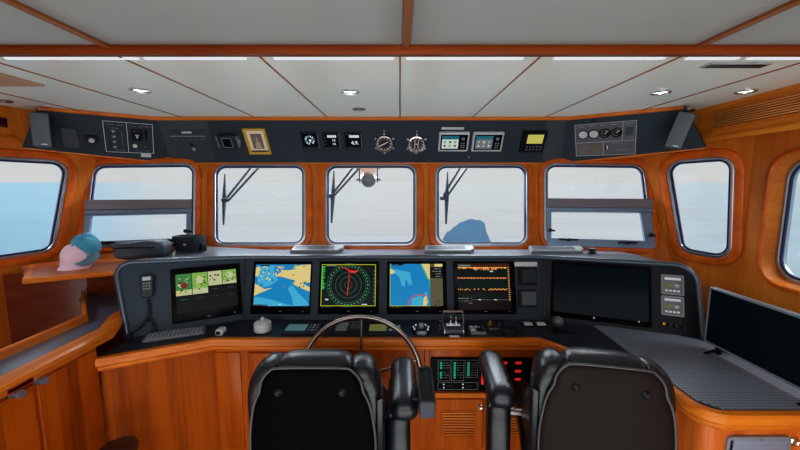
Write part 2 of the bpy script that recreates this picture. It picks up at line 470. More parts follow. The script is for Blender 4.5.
# windows: opening corners tl, tr, br, bl read on the wall's own plane
def opening(s, px): return [s.uv(*p) for p in (px[3], px[2], px[1], px[0])]   # bl br tr tl
WIN = {
 2: (Wl, [(97, 168), (192, 167), (191, 241), (88, 243)]),
 3: (Wc, [(218, 168), (302, 168), (302, 242), (218, 242)]),
 4: (Wc, [(329, 168), (413, 168), (413, 242), (329, 242)]),
 5: (Wc, [(439, 168), (524, 168), (524, 242), (439, 242)]),
 6: (Wr, [(548, 167), (640, 168), (649, 244), (548, 242)]),
 7: (Wr2, [(671, 165), (729, 161), (726, 255), (685, 248)]),
}
OPEN = {n: opening(s, px) for n, (s, px) in WIN.items()}
OPEN[1] = [Vector((Wl2.w2(Vector((2 * X0 - p.x, p.y, p.z))).x, Wl2.w2(Vector((2 * X0 - p.x, p.y, p.z))).y)) for p in
           [Wr2.p3(q.x, q.y) for q in OPEN[7]]]
OPEN[1] = [OPEN[1][1], OPEN[1][0], OPEN[1][3], OPEN[1][2]]
# big recessed side windows further aft
def side_rect(s, y0, y1, z0, z1):
    a = [s.w2(Vector((s.o.x, y, z + E))) for y, z in ((y0, z0), (y1, z0), (y1, z1), (y0, z1))]
    if a[1].x < a[0].x: a = [a[1], a[0], a[3], a[2]]
    return a
OPEN[1] = [Vector((OPEN[1][0].x - .10, OPEN[1][0].y - .0)), OPEN[1][1], OPEN[1][2], Vector((OPEN[1][3].x - .10, OPEN[1][3].y))]
OPEN[8] = side_rect(Wr3, 1.69, .75, -.45, .10)
OPEN[9] = side_rect(Wl3, 1.55, .65, -.43, .10)
MRG = .028
def hole(n, d=MRG, r=.05): return fillet(offset_poly(OPEN[n], d), r + d, 6)
wall('wall_front', Wc, J_l, J_r, [hole(3), hole(4), hole(5)])
wall('wall_front_left', Wl, A_l, J_l, [hole(2)])
wall('wall_front_right', Wr, J_r, A_r, [hole(6)])
wall('wall_left_forward', Wl2, B_l, A_l, [hole(1)])
wall('wall_right_forward', Wr2, A_r, B_r, [hole(7)])
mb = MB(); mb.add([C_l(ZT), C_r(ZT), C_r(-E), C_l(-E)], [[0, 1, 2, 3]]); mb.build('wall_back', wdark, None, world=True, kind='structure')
wall('wall_left', Wl3, C_l, B_l, [hole(9)])
wall('wall_right', Wr3, B_r, C_r, [hole(8, .038, .08)])

def window(n, s, r=.05, recess=0.0, rim=.072):
    q = OPEN[n]; root = thing('window_%d' % n, s.M(), kind='structure')
    mb = MB(); d0 = MRG
    mb.ring(q, r, [(rim + .006, -.004), (rim + .001, .003), (rim, .012), (rim - .004, .015), (d0 + .004, .016), (d0, .012), (d0, -.05)], n=7)
    mb.build('wood_surround', wsur, root)
    if recess:
        mb = MB(); mb.ring(q, r, [(d0, .006), (d0 - .004, -.01), (.012, -recess)], n=7); mb.build('recess_lining', wwall, root)
        q = offset_poly(q, -.012); h = -recess; d0 = .028
    else: h = 0
    mb = MB(); mb.ring(q, r, [(d0 + .001, h - .05), (d0 + .001, h + .008), (d0 - .003, h + .011), (.013, h + .011), (.011, h + .007), (.010, h + .001), (.004, h + .001), (.002, h - .012)], n=7)
    mb.build('metal_frame', alu, root)
    mb = MB(); mb.ring(q, r, [(.010, h + .001), (.008, h + .005), (.003, h + .005), (.001, h + .001), (.001, h - .004)], n=7)
    mb.build('rubber_gasket', gask, root)
    mb = MB(); mb.plate(fillet(offset_poly(q, .003), r, 6), [(0, h - .022), (0, h - .018)]); mb.build('glass_pane', glass, root)
    return root
ROOTS = {}
for n, s in ((1, Wl2), (2, Wl), (3, Wc), (4, Wc), (5, Wc), (6, Wr), (7, Wr2)):
    ROOTS[n] = window(n, s, rim=.058 if n in (2, 6) else .068)
ROOTS[8] = window(8, Wr3, .08, .055, .048); ROOTS[9] = window(9, Wl3)

def bar_px(s, px, h0, h1, bev=.003):
    """board whose outline is read on the plane, px = 4 corners"""
    return MB().prism([s.uv(*p) for p in px], h0, h1, s.M() if False else None, bev)
def sliding(n, s, bar, lip, sash, inner, latches, knobs):
    root = ROOTS[n]
    bar_px(s, bar, .004, .034).build('roller_blind_case', shade_m, root)
    bar_px(s, lip, .004, .026).build('sash_top_rail', alub, root)
    mb = MB(); o = [s.uv(*p) for p in sash]; i = [s.uv(*p) for p in inner]
    for k in range(4):
        a, b, c, d = o[k], o[(k + 1) % 4], i[(k + 1) % 4], i[k]
        mb.prism([a, b, c, d], -.01, .016, None, .002)
    mb.build('sliding_sash_frame', alub, root)
    for a, b, y in latches:
        m = MB(); p, q = s.uv(a, y), s.uv(b, y); c = (p + q) / 2
        m.box((c.x, c.y, .026), ((q - p).length, .012, .02), bev=.003); m.cyl((c.x, c.y - .004, .03), (c.x, c.y - .004, .05), .010)
        m.build('sash_latch', blk, root)
    for x, y in knobs:
        p = s.uv(x, y); m = MB(); m.lathe([(.006, .015), (.006, .03), (.012, .034), (.013, .046), (.008, .052), (.001, .053)], 14, T(p.x, p.y, 0)); m.box((p.x + .018, p.y, .022), (.03, .012, .012), bev=.002)
        m.build('sash_knob', blk, root)
sliding(6, Wr, [(546, 208), (651, 209), (651, 200), (546, 199)], [(546, 212.5), (652, 213), (651, 209), (546, 208)],
        [(546, 246), (655, 249), (650, 210), (546, 209)], [(551, 238), (644, 241), (640, 213), (551, 212)],
        [(558, 577, 240), (617, 635, 243)], [(549, 231), (648, 236)])
sliding(2, Wl, [(87, 211), (193, 209), (193, 200), (88, 201)], [(86, 215), (193, 213), (193, 209), (87, 211)],
        [(83, 248), (193, 244), (192, 211), (86, 213)], [(89, 242), (187, 238), (187, 214), (92, 216)],
        [(98, 116, 243), (158, 175, 241)], [(188, 232)])

# ------------------------------------------------------------------ floor and ceiling
def slab(name, pts, z0, z1, m, bev=0, **k):
    return MB().prism(V2(pts), z0 + E, z1 + E, None, bev).build(name, m, None, world=True, **k)
floor_m = wood('floor_planking', (110, 62, 34), (160, 100, 60), 'Y', .35, .3, 10, planks=9)
slab('floor', [(X0 - 2.0, BACK), (X0 + 2.0, BACK), (X0 + 2.0, 2.3), (X0 - 2.0, 2.3)], -E - .04, -E, floor_m, kind='structure')
def ceiling_panels(name, xs, y0, y1, z, m, bev, lip=0):
    for a, b in zip(xs[:-1], xs[1:]):
        mb = MB(); p = V2([(a, y0), (b, y0), (b, y1), (a, y1)])
        if lip: mb.plate(p, [(0, z + E + .05), (0, z + E + .022), (-lip * .15, z + E + .012), (-lip, z + E), ], None)
        else: mb.plate(p, [(0, z + E + .03), (0, z + E + bev), (-bev, z + E)], None)
        mb.build(name, m, None, world=True, kind='structure')
xsf = [-2.45, -1.8, -1.35, -.9, -.45, 0, .45, .9, 1.35, 2.3]
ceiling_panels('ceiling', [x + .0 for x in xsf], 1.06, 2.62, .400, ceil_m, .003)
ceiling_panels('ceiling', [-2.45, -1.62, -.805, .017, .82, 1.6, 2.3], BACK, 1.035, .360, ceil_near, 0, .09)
n = 0
for x in xsf[1:-1]:
    n += 1
    MB().box((x, 1.72, .3995 + E), (.006, 1.30, .006), bev=.001).build('trim_%d' % n, wstrip, None, world=True, kind='structure')
for x in (-.805, .017, .82):
    n += 1
    MB().box((x, (BACK + 1.045) / 2, .375 + E), (.02, 1.045 - BACK, .02), bev=.003).build('trim_%d' % n, wstrip, None, world=True, kind='structure')
# cross beam
mb = MB(); prof = [(1.03, .42), (1.03, .358), (1.036, .352), (1.046, .352), (1.050, .354), (1.064, .354), (1.069, .360), (1.069, .42)]
vs = []; 
for x in (-2.4, 2.3): vs += [(x, y, z + E) for y, z in prof]
m6 = len(prof); mb.add(vs, [[k, (k + 1) % m6, m6 + (k + 1) % m6, m6 + k] for k in range(m6)])
mb.build('trim_20', wood('beam_teak', (96, 38, 10), (142, 68, 24), 'X'), None, world=True, kind='structure')
strip_glow = emis('white_gloss_strip', (240, 243, 250), .75)  # white ceiling strip; its brightness is put in as emission
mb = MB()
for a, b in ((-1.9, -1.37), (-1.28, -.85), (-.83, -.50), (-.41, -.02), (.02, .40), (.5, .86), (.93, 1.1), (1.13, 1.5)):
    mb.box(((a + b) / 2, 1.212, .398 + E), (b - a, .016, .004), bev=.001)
mb.build('trim_21', strip_glow, None, world=True, kind='structure')
# wooden hatch board at the left of the ceiling
slab('trim_22', [(-2.1, .9), (-1.47, .9), (-1.47, 1.53), (-2.1, 1.53)], .392, .4, mat('pale_brown_board', (190, 150, 120), .5), .002, kind='structure')

# recessed ceiling lamps
lamps = [(140, 90, 'recessed ceiling spotlight nearest the left side, lit, in the second pale panel', 1), (350, 91.5, 'recessed ceiling spotlight left of the centre seam, the nearer of two in that panel', 1),
         (359, 109, 'small unlit ceiling spotlight left of the centre seam, close above the instrument panel', 0),
         (661, 92, 'recessed ceiling spotlight on the right, the one lit evenly white, left of the last seam', 1),
         (746, 91, 'recessed ceiling spotlight by the louvred soffit, half dark inside', 1),
         (688, 110, 'small unlit ceiling spotlight right above the right loudspeaker', 0),
         (3, 100.5, 'small unlit ceiling spotlight at the far left edge by the wooden soffit', 0)]
for px, py, lb, lit in lamps:
    p = onZ(px, py, .399)
    r = .040 if lit else .036
    root = thing('ceiling_spotlight', Matrix.Translation(p) @ RX(180), lb, 'ceiling light', 'recessed ceiling spotlights')
    MB().lathe([(r, -.001), (r, .004), (r * .9, .007), (r * .72, .005), (r * .68, .0)], 28, caps=False).build('trim_ring', chrome if lit else steel, root)
    MB().lathe([(.0005, .0035), (r * .5, .003), (r * .70, .001)], 28, caps=False).build('lamp_lens', lens if lit else grey, root)
# slotted air grille in the ceiling
a, b = onZ(704, 65.3, .399), onZ(768, 64.5, .399)
root = thing('ceiling_air_grille', Matrix.Translation((a + b) / 2) @ RX(180), 'narrow slotted air grille in the ceiling just ahead of the cross beam', 'air vent')
L_ = (b - a).x
MB().box((0, 0, .002), (L_, .05, .004), bev=.001).build('grille_plate', lgrey, root)
mb = MB()
for i in range(22): mb.box(((i - 10.5) * L_ / 23, 0, .0045), (.004, .036, .002))
mb.build('slots', blk, root, kind='stuff')

# ------------------------------------------------------------------ outside: sea, foredeck
def sea_material():
    m = bpy.data.materials.new('hazy_sea'); m.use_nodes = True; nt = m.node_tree; N = nt.nodes; L = nt.links
    b = N['Principled BSDF']; b.inputs['Roughness'].default_value = .35; b.inputs['Specular IOR Level'].default_value = .25
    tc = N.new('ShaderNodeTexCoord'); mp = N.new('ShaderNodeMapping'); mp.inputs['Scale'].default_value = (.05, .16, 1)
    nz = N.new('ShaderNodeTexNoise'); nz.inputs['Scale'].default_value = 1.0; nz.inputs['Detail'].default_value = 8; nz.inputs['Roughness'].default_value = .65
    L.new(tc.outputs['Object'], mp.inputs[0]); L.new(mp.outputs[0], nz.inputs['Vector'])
    # pale sheen painted into the colour straight ahead, bluer water off to the sides
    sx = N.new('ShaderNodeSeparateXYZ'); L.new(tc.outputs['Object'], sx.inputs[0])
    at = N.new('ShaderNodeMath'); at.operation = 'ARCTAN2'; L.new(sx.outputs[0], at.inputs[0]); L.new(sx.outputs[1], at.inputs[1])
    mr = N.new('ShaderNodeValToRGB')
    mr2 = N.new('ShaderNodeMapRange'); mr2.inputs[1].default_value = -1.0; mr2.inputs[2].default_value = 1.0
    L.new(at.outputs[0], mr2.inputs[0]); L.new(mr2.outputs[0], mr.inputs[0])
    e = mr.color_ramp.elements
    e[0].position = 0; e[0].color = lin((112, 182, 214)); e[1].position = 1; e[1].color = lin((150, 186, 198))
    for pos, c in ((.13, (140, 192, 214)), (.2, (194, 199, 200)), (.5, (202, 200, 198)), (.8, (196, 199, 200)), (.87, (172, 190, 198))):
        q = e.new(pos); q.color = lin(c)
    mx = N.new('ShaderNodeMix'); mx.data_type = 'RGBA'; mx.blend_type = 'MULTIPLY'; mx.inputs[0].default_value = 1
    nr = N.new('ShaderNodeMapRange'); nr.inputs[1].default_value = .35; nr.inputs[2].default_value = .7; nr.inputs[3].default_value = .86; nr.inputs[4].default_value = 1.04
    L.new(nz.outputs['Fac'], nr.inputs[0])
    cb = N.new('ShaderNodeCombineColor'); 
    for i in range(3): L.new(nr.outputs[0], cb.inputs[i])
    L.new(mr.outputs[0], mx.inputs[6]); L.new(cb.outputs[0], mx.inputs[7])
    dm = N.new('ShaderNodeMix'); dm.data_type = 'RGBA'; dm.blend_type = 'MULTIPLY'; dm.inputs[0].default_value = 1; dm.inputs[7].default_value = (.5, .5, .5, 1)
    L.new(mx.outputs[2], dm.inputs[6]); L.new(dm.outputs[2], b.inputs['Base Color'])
    L.new(mx.outputs[2], b.inputs['Emission Color']); b.inputs['Emission Strength'].default_value = .5   # haze light put in as a glow of the water
    return m
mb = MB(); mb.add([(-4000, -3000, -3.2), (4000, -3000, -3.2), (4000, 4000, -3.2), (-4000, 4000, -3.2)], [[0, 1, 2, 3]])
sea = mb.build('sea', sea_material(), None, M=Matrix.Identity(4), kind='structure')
deckm = mat('white_deck_paint', (214, 216, 218), .4)
slab('foredeck', [(-2.6, 2.9), (2.3, 2.9), (2.3, 5.8), (1.8, 6.3), (0, 6.4), (-1.8, 6.3), (-2.4, 5.8)], -1.06, -.98, deckm, .01, kind='structure')
# covered gear on the foredeck
def lump(name, y, px0, px1, ztop, zb, m, sd):
    rr = random.Random(sd); mb = MB(); N_, M_ = 18, 8
    xa, xb = onY(px0, 230, y).x, onY(px1, 230, y).x; xc, hw = (xa + xb) / 2, (xb - xa) / 2
    prof = [(-1, 0), (-.82, .40), (-.72, .42), (-.55, .62), (-.2, .86), (.1, 1.0), (.45, .97), (.70, .90), (.78, .62), (.80, .5), (1, 0)]
    prof = spline([Vector((a, b, 0)) for a, b in prof], 3, False)
    vs = []
    for j in range(M_ + 1):
        t = -1 + 2 * j / M_; k = math.sqrt(max(0, 1 - t * t))
        for p in prof: vs.append((xc + p.x * hw * (.7 + .3 * k), y + t * .25, zb + E + (ztop - zb) * max(p.y, 0) * k * (1 + .05 * rr.uniform(-1, 1))))
    n_ = len(prof); fs = [[j * n_ + i, j * n_ + i + 1, (j + 1) * n_ + i + 1, (j + 1) * n_ + i] for j in range(M_) for i in range(n_ - 1)]
    mb.add(vs, fs); return mb.build(name, m, None, world=True, sharp=60)
o = lump('covered_tender', 5.95, 443, 490, -.625, -.98, mat('blue_canvas', (92, 136, 170), .7, var=.1, scale=8), 3)
tag(o, 'blue canvas cover bulging over gear on the foredeck outside the windows', 'boat cover')

# wipers hang outside the glass
def wiper(blade0, blade1, arms, pivot, lb):
    h = -.12
    P = lambda x, y, hh=h: Wc.hit(x, y, hh)
    root = thing('window_wiper', Matrix.Translation(P(*pivot)), lb, 'wiper', 'window wipers')
    mb = MB(); mb.tube([P(*blade0), P((blade0[0] * .5 + blade1[0] * .5), (blade0[1] + blade1[1]) / 2, h - .004), P(*blade1)], .006, 8, rs=[.005, .016, .006]); mb.build('wiper_blade', glossw, root, world=True)
    mb = MB()
    for a, b in arms: mb.tube([P(*a), P(*b)], .008, 8)
    mb.build('wiper_arm', glossw, root, world=True)
    MB().box((0, 0, 0), (.045, .03, .03), bev=.008).build('pivot', glossw, root)
glossw = mat('navy_wiper_metal', (34, 56, 84), .4)
wiper((225, 174), (223.5, 225), [((226, 199), (252, 166)), ((228, 201), (260, 166))], (225, 200), 'navy window wiper outside the window below the gold picture frame')
wiper((334, 171), (331.5, 223), [((331, 196), (354, 166)), ((333, 197), (361, 166))], (331, 196), 'navy window wiper outside the middle window, left of the searchlight')
wiper((447.5, 172), (446, 224), [((442, 198), (461, 166)), ((446, 198), (468, 166))], (443, 198), 'navy window wiper outside the window with the blue canvas cover behind')

# round lamp hanging outside above the middle window
c = Wc.hit(368.5, 181, -.22)
root = thing('searchlight', Matrix.Translation(c + Vector((0, 0, .01))) @ RX(90) @ Matrix.Scale(.85, 4), 'round searchlight in a yoke hanging outside the middle window', 'searchlight')
MB().lathe([(.001, .05), (.035, .05), (.062, .03), (.067, .01), (.067, -.02), (.05, -.06), (.02, -.08), (.001, -.08)], 28).build('lamp_body', mat('dark_green_grey_metal', (88, 108, 112), .3, .3), root)
MB().lathe([(.069, .012), (.069, .022), (.060, .032)], 28, caps=False).build('lamp_rim', chrome, root)
mb = MB(); mb.box((-.078, .05, 0), (.01, .15, .012), bev=.002); mb.box((.078, .05, 0), (.01, .15, .012), bev=.002); mb.box((0, .122, 0), (.166, .01, .012))
for sx_ in (-1, 1):
    for yy in (0, .10): mb.cyl((sx_ * .07, yy, 0), (sx_ * .105, yy, 0), .008)
mb.build('yoke', mat('navy_bracket', (44, 54, 84), .4), root)
mb = MB(); mb.plate(fillet(V2([(-.05, .055), (.05, .055), (.09, .125), (-.09, .125)]), .01), [(0, -.02), (0, .02)]); mb.build('bracket', lgrey, root)
MB().box((0, .124, .0), (.09, .008, .03), bev=.003).build('brass_base', brass, root)
# ------------------------------------------------------------------ overhead instrument panel
ft = [W(-2.08, 2.10, .395), W(-1.516, 2.267, .398), W(1.034, 2.267, .398), W(1.60, 2.13, .395)]
ft[0] = onZ(38, 113.5, .397); ft[3] = onZ(684, 113.5, .397)
fb = [None, W(-1.56, 2.44, .13), W(1.087, 2.44, .13), None]
def on_xy(px, py, d):  # along horizontal distance line
    r = ray(px, py); return Vector((0, 0, E)) + r * (d / r.y)
fb[0] = on_xy(22, 147.5, 2.0); fb[3] = on_xy(706, 147.5, 1.98)
def tri_surf(a, b, c):   # a->b right axis, c above
    x = (b - a); y = c - a; n = x.cross(y); s = Surf(a, x, n); return s
Fc = tri_surf(fb[1], fb[2], ft[1]); Fl = tri_surf(fb[0], fb[1], ft[1]); Fr = tri_surf(fb[2], fb[3], ft[2])
ft[0] = Fl.hit(38, 114.5); ft[3] = Fr.hit(684, 114.5)
ft[0] += Fl.y * ((.398 + E - ft[0].z) / Fl.y.z); ft[3] += Fr.y * ((.398 + E - ft[3].z) / Fr.y.z)
Gl = Surf(Fl.o, Vector((0, 0, 1)).cross(Fl.n), Fl.n); Gr = Surf(Fr.o, Vector((0, 0, 1)).cross(Fr.n), Fr.n)
root = thing('overhead_instrument_panel', W(X0, 2.3, .13), 'long charcoal overhead panel above the windows, carrying the instruments, with wooden edge strips', 'instrument panel')
def fpanel(i, s, m, nm):
    mb = MB(); a, b, c, d = fb[i], fb[i + 1], ft[i + 1], ft[i]
    n = s.n * .03
    mb.add([a, b, c, d, a - n, b - n, c - n, d - n], [[0, 1, 2, 3], [4, 7, 6, 5], [0, 4, 5, 1], [3, 2, 6, 7], [1, 5, 6, 2], [0, 3, 7, 4]])
    mb.build(nm, m, root, world=True)
fpanel(0, Fl, char, 'side_panel'); fpanel(1, Fc, char, 'centre_panel'); fpanel(2, Fr, char, 'side_panel')
# lighter grey ends of the centre panel
mb = MB()
P = lambda x, y, h: Fc.hit(x, y, h)
mb.add([P(157, 117.6, .0015), P(207, 117.6, .0015), P(214, 161, .0015), P(170.5, 161, .0015)], [[0, 1, 2, 3]])
mb.build('grey_overlay', char2, root, world=True); mb = MB()
mb.add([P(547, 117.6, .0015), P(567, 117.6, .0015), P(560.5, 162, .0015), P(542, 162, .0015)], [[0, 1, 2, 3]])
mb.build('grey_overlay', char2, root, world=True)
mb = MB()
for i in range(3):
    a, b = ft[i], ft[i + 1]; d = (b - a).normalized(); nn = Vector((d.y, -d.x, 0))
    mb.add([a + nn * .006 + Vector((0, 0, -.016)), b + nn * .006 + Vector((0, 0, -.016)), b + nn * .006, a + nn * .006, a - nn * .01 + Vector((0, 0, -.018)), b - nn * .01 + Vector((0, 0, -.018))],
           [[0, 1, 2, 3], [0, 4, 5, 1]])
mb.build('top_trim', wx, root, world=True)
mb = MB()
def wallpt(p, j):
    """point on the wall straight ahead of p, same height"""
    z = p.z - E
    if j in (1, 2): return Vector((p.x, fy(z), p.z))
    q = (A_l if j == 0 else A_r)(z); b = (B_l if j == 0 else B_r)(z); k = (abs(p.x - X0) - abs(q.x - X0)) / max(1e-6, abs(b.x - X0) - abs(q.x - X0))
    return q.lerp(b, .55)
for i in range(3):
    a, b = fb[i], fb[i + 1]; a2, b2 = wallpt(a, i), wallpt(b, i + 1)
    dz = Vector((0, 0, -.008))
    if i == 0: mb.add([a + dz, b + dz, b2 + dz, A_l(.16) + dz, a2 + dz], [[0, 1, 2, 3, 4]])
    elif i == 2: mb.add([a + dz, b + dz, b2 + dz, A_r(.16) + dz, a2 + dz], [[0, 1, 2, 3, 4]])
    else: mb.add([a + dz, b + dz, b2 + dz, a2 + dz], [[0, 1, 2, 3]])
    mb.add([a + dz, b + dz, b, a], [[0, 1, 2, 3]])
mb.build('bottom_trim', wx, root, world=True)
mb = MB()
for x, y in ((298, 160), (300.5, 160), (428, 160.5), (431, 160.5), (296, 120.5)):
    c = Fc.uv(x, y); mb = MB(); mb.lathe([(.004, 0), (.004, .0015), (.001, .002)], 10, Fc.M(c.x, c.y, 0)); mb.build('screw', steel, root, world=True)

# ---- soffits along the side walls
def soffit(side):
    sg = 1 if side == 'right' else -1
    pts = [(1.78, 2.02), (1.78 - .13 / .7 * 3.3, 2.02 - 3.3)] if False else None
    xa, xb = (1.675, 1.62) if sg > 0 else (1.71, 1.69); ya, yb = 2.12, 1.30
    dx = (xb - xa) / (yb - ya)
    f = lambda y: xa + (y - ya) * dx
    y0, y1 = 2.12, .2
    mir = (lambda x: x) if sg > 0 else (lambda x: 2 * X0 - x)
    root = thing('wooden_soffit', W(mir(1.9), 1.2, .22), 'varnished wooden soffit box along the %s wall below the ceiling' % side + (', with a louvred vent' if sg > 0 else ', cut by the photo edge'), 'soffit', kind='structure')
    mb = MB()
    out = [(mir(f(y0)), y0), (mir(f(y1)), y1), (mir(1.79), y1), (mir(1.79), 1.83), (mir(1.70), 2.08)]
    if sg < 0: out = [(mir(f(2.06)), 2.06), (mir(f(y1)), y1), (mir(1.79), y1), (mir(1.79), 1.83)]
    mb.prism(V2(out), .232 + E, .399 + E); mb.build('soffit_board', wsof, root, world=True)
    mb = MB(); a = Vector((mir(f(y0) - .0), y0)); b = Vector((mir(f(y1)), y1)); d = (b - a).normalized(); nn = Vector((-d.y, d.x)) * (-1 if sg > 0 else 1)
    if (nn.x > 0) == (sg > 0): nn = -nn
    def strip(z0, z1, o): mb.prism([a + nn * o, b + nn * o, b - nn * .01, a - nn * .01], z0 + E, z1 + E, None, .0)
    strip(.215, .238, .012); strip(.385, .399, .008)
    mb.build('edge_moulding', wsof, root, world=True)
    return root, Surf(Vector((a.x, a.y, .3 + E)), Vector((b.x - a.x, b.y - a.y, 0)) * sg, Vector((nn.x, nn.y, 0)))
rr_, Sr = soffit('right'); rl_, Sl = soffit('left')
slat_m = wood('light_slat_teak', (200, 120, 50), (236, 166, 96), 'X')
# louvre in the right soffit
vroot = rr_
q = [Sr.uv(713, 128, .004), Sr.uv(850, 103, .004), Sr.uv(850, 88, .004), Sr.uv(712, 114, .004)]
zc = [(p.y) for p in q]; v0, v1 = q[0].y, q[3].y; u0, u1 = q[0].x, q[1].x
vroot = thing('louvred_vent', Sr.M((u0 + u1) / 2, (v0 + v1) / 2, .002), 'long wooden louvred air vent in the soffit at top right', 'air vent')
w_, h_ = u1 - u0, v1 - v0
MB().ring(rectp(w_, h_), .002, [(.012, 0), (.010, .005), (.002, .005), (0, .001)], n=2).build('vent_frame', wy, vroot)
MB().box((0, 0, .001), (w_, h_, .002)).build('vent_backing', wgroove, vroot)
for i in range(7):
    MB().box((0, (i - 3) * h_ / 7, .006), (w_, h_ / 13, .008), RX(0), .001).build('louvre_slat', slat_m, vroot)

# ---- loudspeakers
def speaker(M, lb, sz=(.075, .07, .20)):
    root = thing('loudspeaker', M, lb, 'loudspeaker', 'loudspeakers')
    w_, d_, h_ = sz
    MB().box((0, 0, 0), (w_, d_, h_), bev=.008).build('cabinet', blk2, root)
    MB().plate(fillet(rectp(w_ * .9, h_ * .95), .006), [(0, 0), (0, .006), (-.004, .009)], RX(90) @ T(0, 0, d_ / 2)).build('grille_cloth', mat('speaker_grille_grey', (86, 96, 104), .6, bump=.3, scale=300), root)
    MB().box((w_ * .12, -d_ / 2 - .010, -h_ * .42), (.022, .002, .005)).build('badge', lgrey, root)
    mb = MB(); mb.cyl((0, d_ / 2 - .01, .01), (0, d_ / 2 + .05, .03), .014); mb.box((0, d_ / 2 + .05, .03), (.05, .012, .07), bev=.003); mb.build('wall_bracket', blk, root)
p = on_xy(42.5, 130.5, 1.90); speaker(Matrix.Translation(p) @ RZ(33), 'grey loudspeaker upright beside the left wooden soffit', (.078, .06, .175))
p = on_xy(679, 131.5, 1.9); speaker(Matrix.Translation(p) @ RZ(-33) @ RY(16) , 'grey loudspeaker tilted, hanging left of the right wooden soffit', (.080, .075, .185))
# handle on left soffit
c = Sl.uv(1, 122, 0.0)
MB().box((0, 0, .004), (.045, .05, .012), bev=.003).build('latch_plate', mat('dark_red_brown_plastic', (60, 20, 20), .4), None, Sl.M(c.x, c.y, .0), label='dark latch plate on the left wooden soffit at the photo edge', cat='latch')

# ---- instruments on the overhead panel
def plate_on(s, px, h, m, name, lb=None, cat=None, group=None, r=.004, bev=.002):
    M, w_, h_ = s.rect(*px, 0)
    root = thing(name, M, lb, cat, group)
    return root, w_, h_
# left side panel
root, w_, h_ = plate_on(Gl, (62, 128, 78, 147), .006, blk2, 'blank_cover_plate', 'plain grey square cover plate right of the left loudspeaker', 'cover plate')
MB().plate(fillet(rectp(w_, h_), .004), [(0, 0), (0, .006), (-.002, .008)]).build('plate', mat('blank_plate_grey', (72, 80, 86), .4, spec=.3), root)
MB().lathe([(.003, .008), (.003, .010), (.001, .0105)], 10).build('screw', steel, root)
M, w_, h_ = Gl.rect(85, 132, 98, 144)
root = thing('rotary_knob', M, 'round grey rotary knob between blank plate and switch panel, upper left', 'knob')
MB().lathe([(.036, 0), (.036, .004), (.028, .006), (.026, .02), (.022, .028), (.001, .029)], 24).build('knob_cap', blk2, root)
MB().lathe([(.013, .0285), (.013, .036), (.010, .039), (.001, .039)], 16).build('knob_centre', lgrey, root)

M, w_, h_ = Gl.rect(104.5, 122.5, 153, 152.5)
root = thing('switch_panel', M, 'black outlined double switch panel above the second window', 'switch panel')
MB().box((0, 0, .001), (w_, h_, .002)).build('face', char, root)
c = Cv(w_, h_, .002)
c.frame(0, 0, 1, 1, .0022, white); c.line(.46, 0, .46, 1, .0022, white)
for v, a, b in ((.9, .07, .40), (.79, .12, .3), (.9, .52, .94), (.08, .2, .4), (.1, .6, .9)): c.dashes(a, v, b, .005, white, 2, 3, .2)
for v in (.7, .53, .36, .19): c.rect(.15, v - .02, .23, v + .02, grey); c.rect(.17, v - .05, .2, v - .03, white)
for i in range(11): c.rect(.34, .2 + i * .05, .36, .215 + i * .05, grey)
c.rect(.54, .42, .78, .80, blk); c.dashes(.58, .73, .76, .01, grey, 2, 5, .1); c.rect(.62, .58, .7, .62, lgrey, 2); c.rect(.64, .5, .68, .57, lgrey, 2)
c.rect(.82, .45, .88, .82, blk)
c.build('printing', root)
for u, m in ((.60, mat('cream_push_button', (214, 214, 180), .4)), (.83, steel)):
    MB().lathe([(.012, .002), (.012, .008), (.009, .014), (.001, .015)], 18, T((u - .5) * w_, -.25 * h_, 0)).build('push_button', m, root)
M, w_, h_ = Gl.rect(141, 153.5, 151, 157); c = Cv(w_, h_, .001); c.rect(0, 0, 1, 1, lgrey); c.dashes(.1, .5, .9, .003, grey, 2, 2)
c.build('white_label_strip', None, M, label='tiny white label strip below the double switch panel', cat='label')
# perforated centre-left plate
M, w_, h_ = Fc.rect(172, 130, 212, 158)
root = thing('perforated_speaker_plate', M, 'wide grey plate with two rows of small holes left of the small grey radio', 'panel plate')
MB().plate(fillet(rectp(w_, h_), .004), [(0, .0015), (0, .004), (-.001, .005)]).build('plate', mat('grey_plate', (60, 68, 74), .5, spec=.2), root)
c = Cv(w_, h_, .005)
for i in range(16):
    c.disc(.08 + i * .055, .80, .0036, lgrey, 1, 8); 
    if i % 3: c.disc(.08 + i * .055, .68, .0028, grey, 1, 8)
c.rect(.38, .9, .62, .96, lgrey)
c.disc(.5, .5, .014, blk, 1); c.rect(.47, .28, .55, .4, grey)
c.build('holes', root, kind='stuff')
# small grey radio
M, w_, h_ = Fc.rect(219, 133, 240, 147)
root = thing('gimbal_radio', M, 'small dark grey bracket mounted radio left of the gold picture frame', 'radio')
MB().box((0, 0, .022), (w_ * .85, h_, .035), bev=.006).build('radio_body', blk2, root)
MB().ring(rectp(w_ * .4, h_ * .6), .004, [(.004, .039), (.003, .042), (0, .042), (-.001, .040)], n=3, close=False).build('display_frame', grey, root)
MB().box((0, 0, .0395), (w_ * .4, h_ * .6, .002)).build('display', screen_off, root)
mb = MB(); mb.box((-w_ * .47, 0, .02), (.006, h_ * .8, .03), bev=.002); mb.box((w_ * .47, 0, .02), (.006, h_ * .8, .03), bev=.002); mb.box((0, 0, .002), (w_, h_ * .5, .004)); mb.cyl((w_ * .47, 0, .02), (w_ * .58, 0, .02), .009); mb.build('mounting_bracket', grey, root)
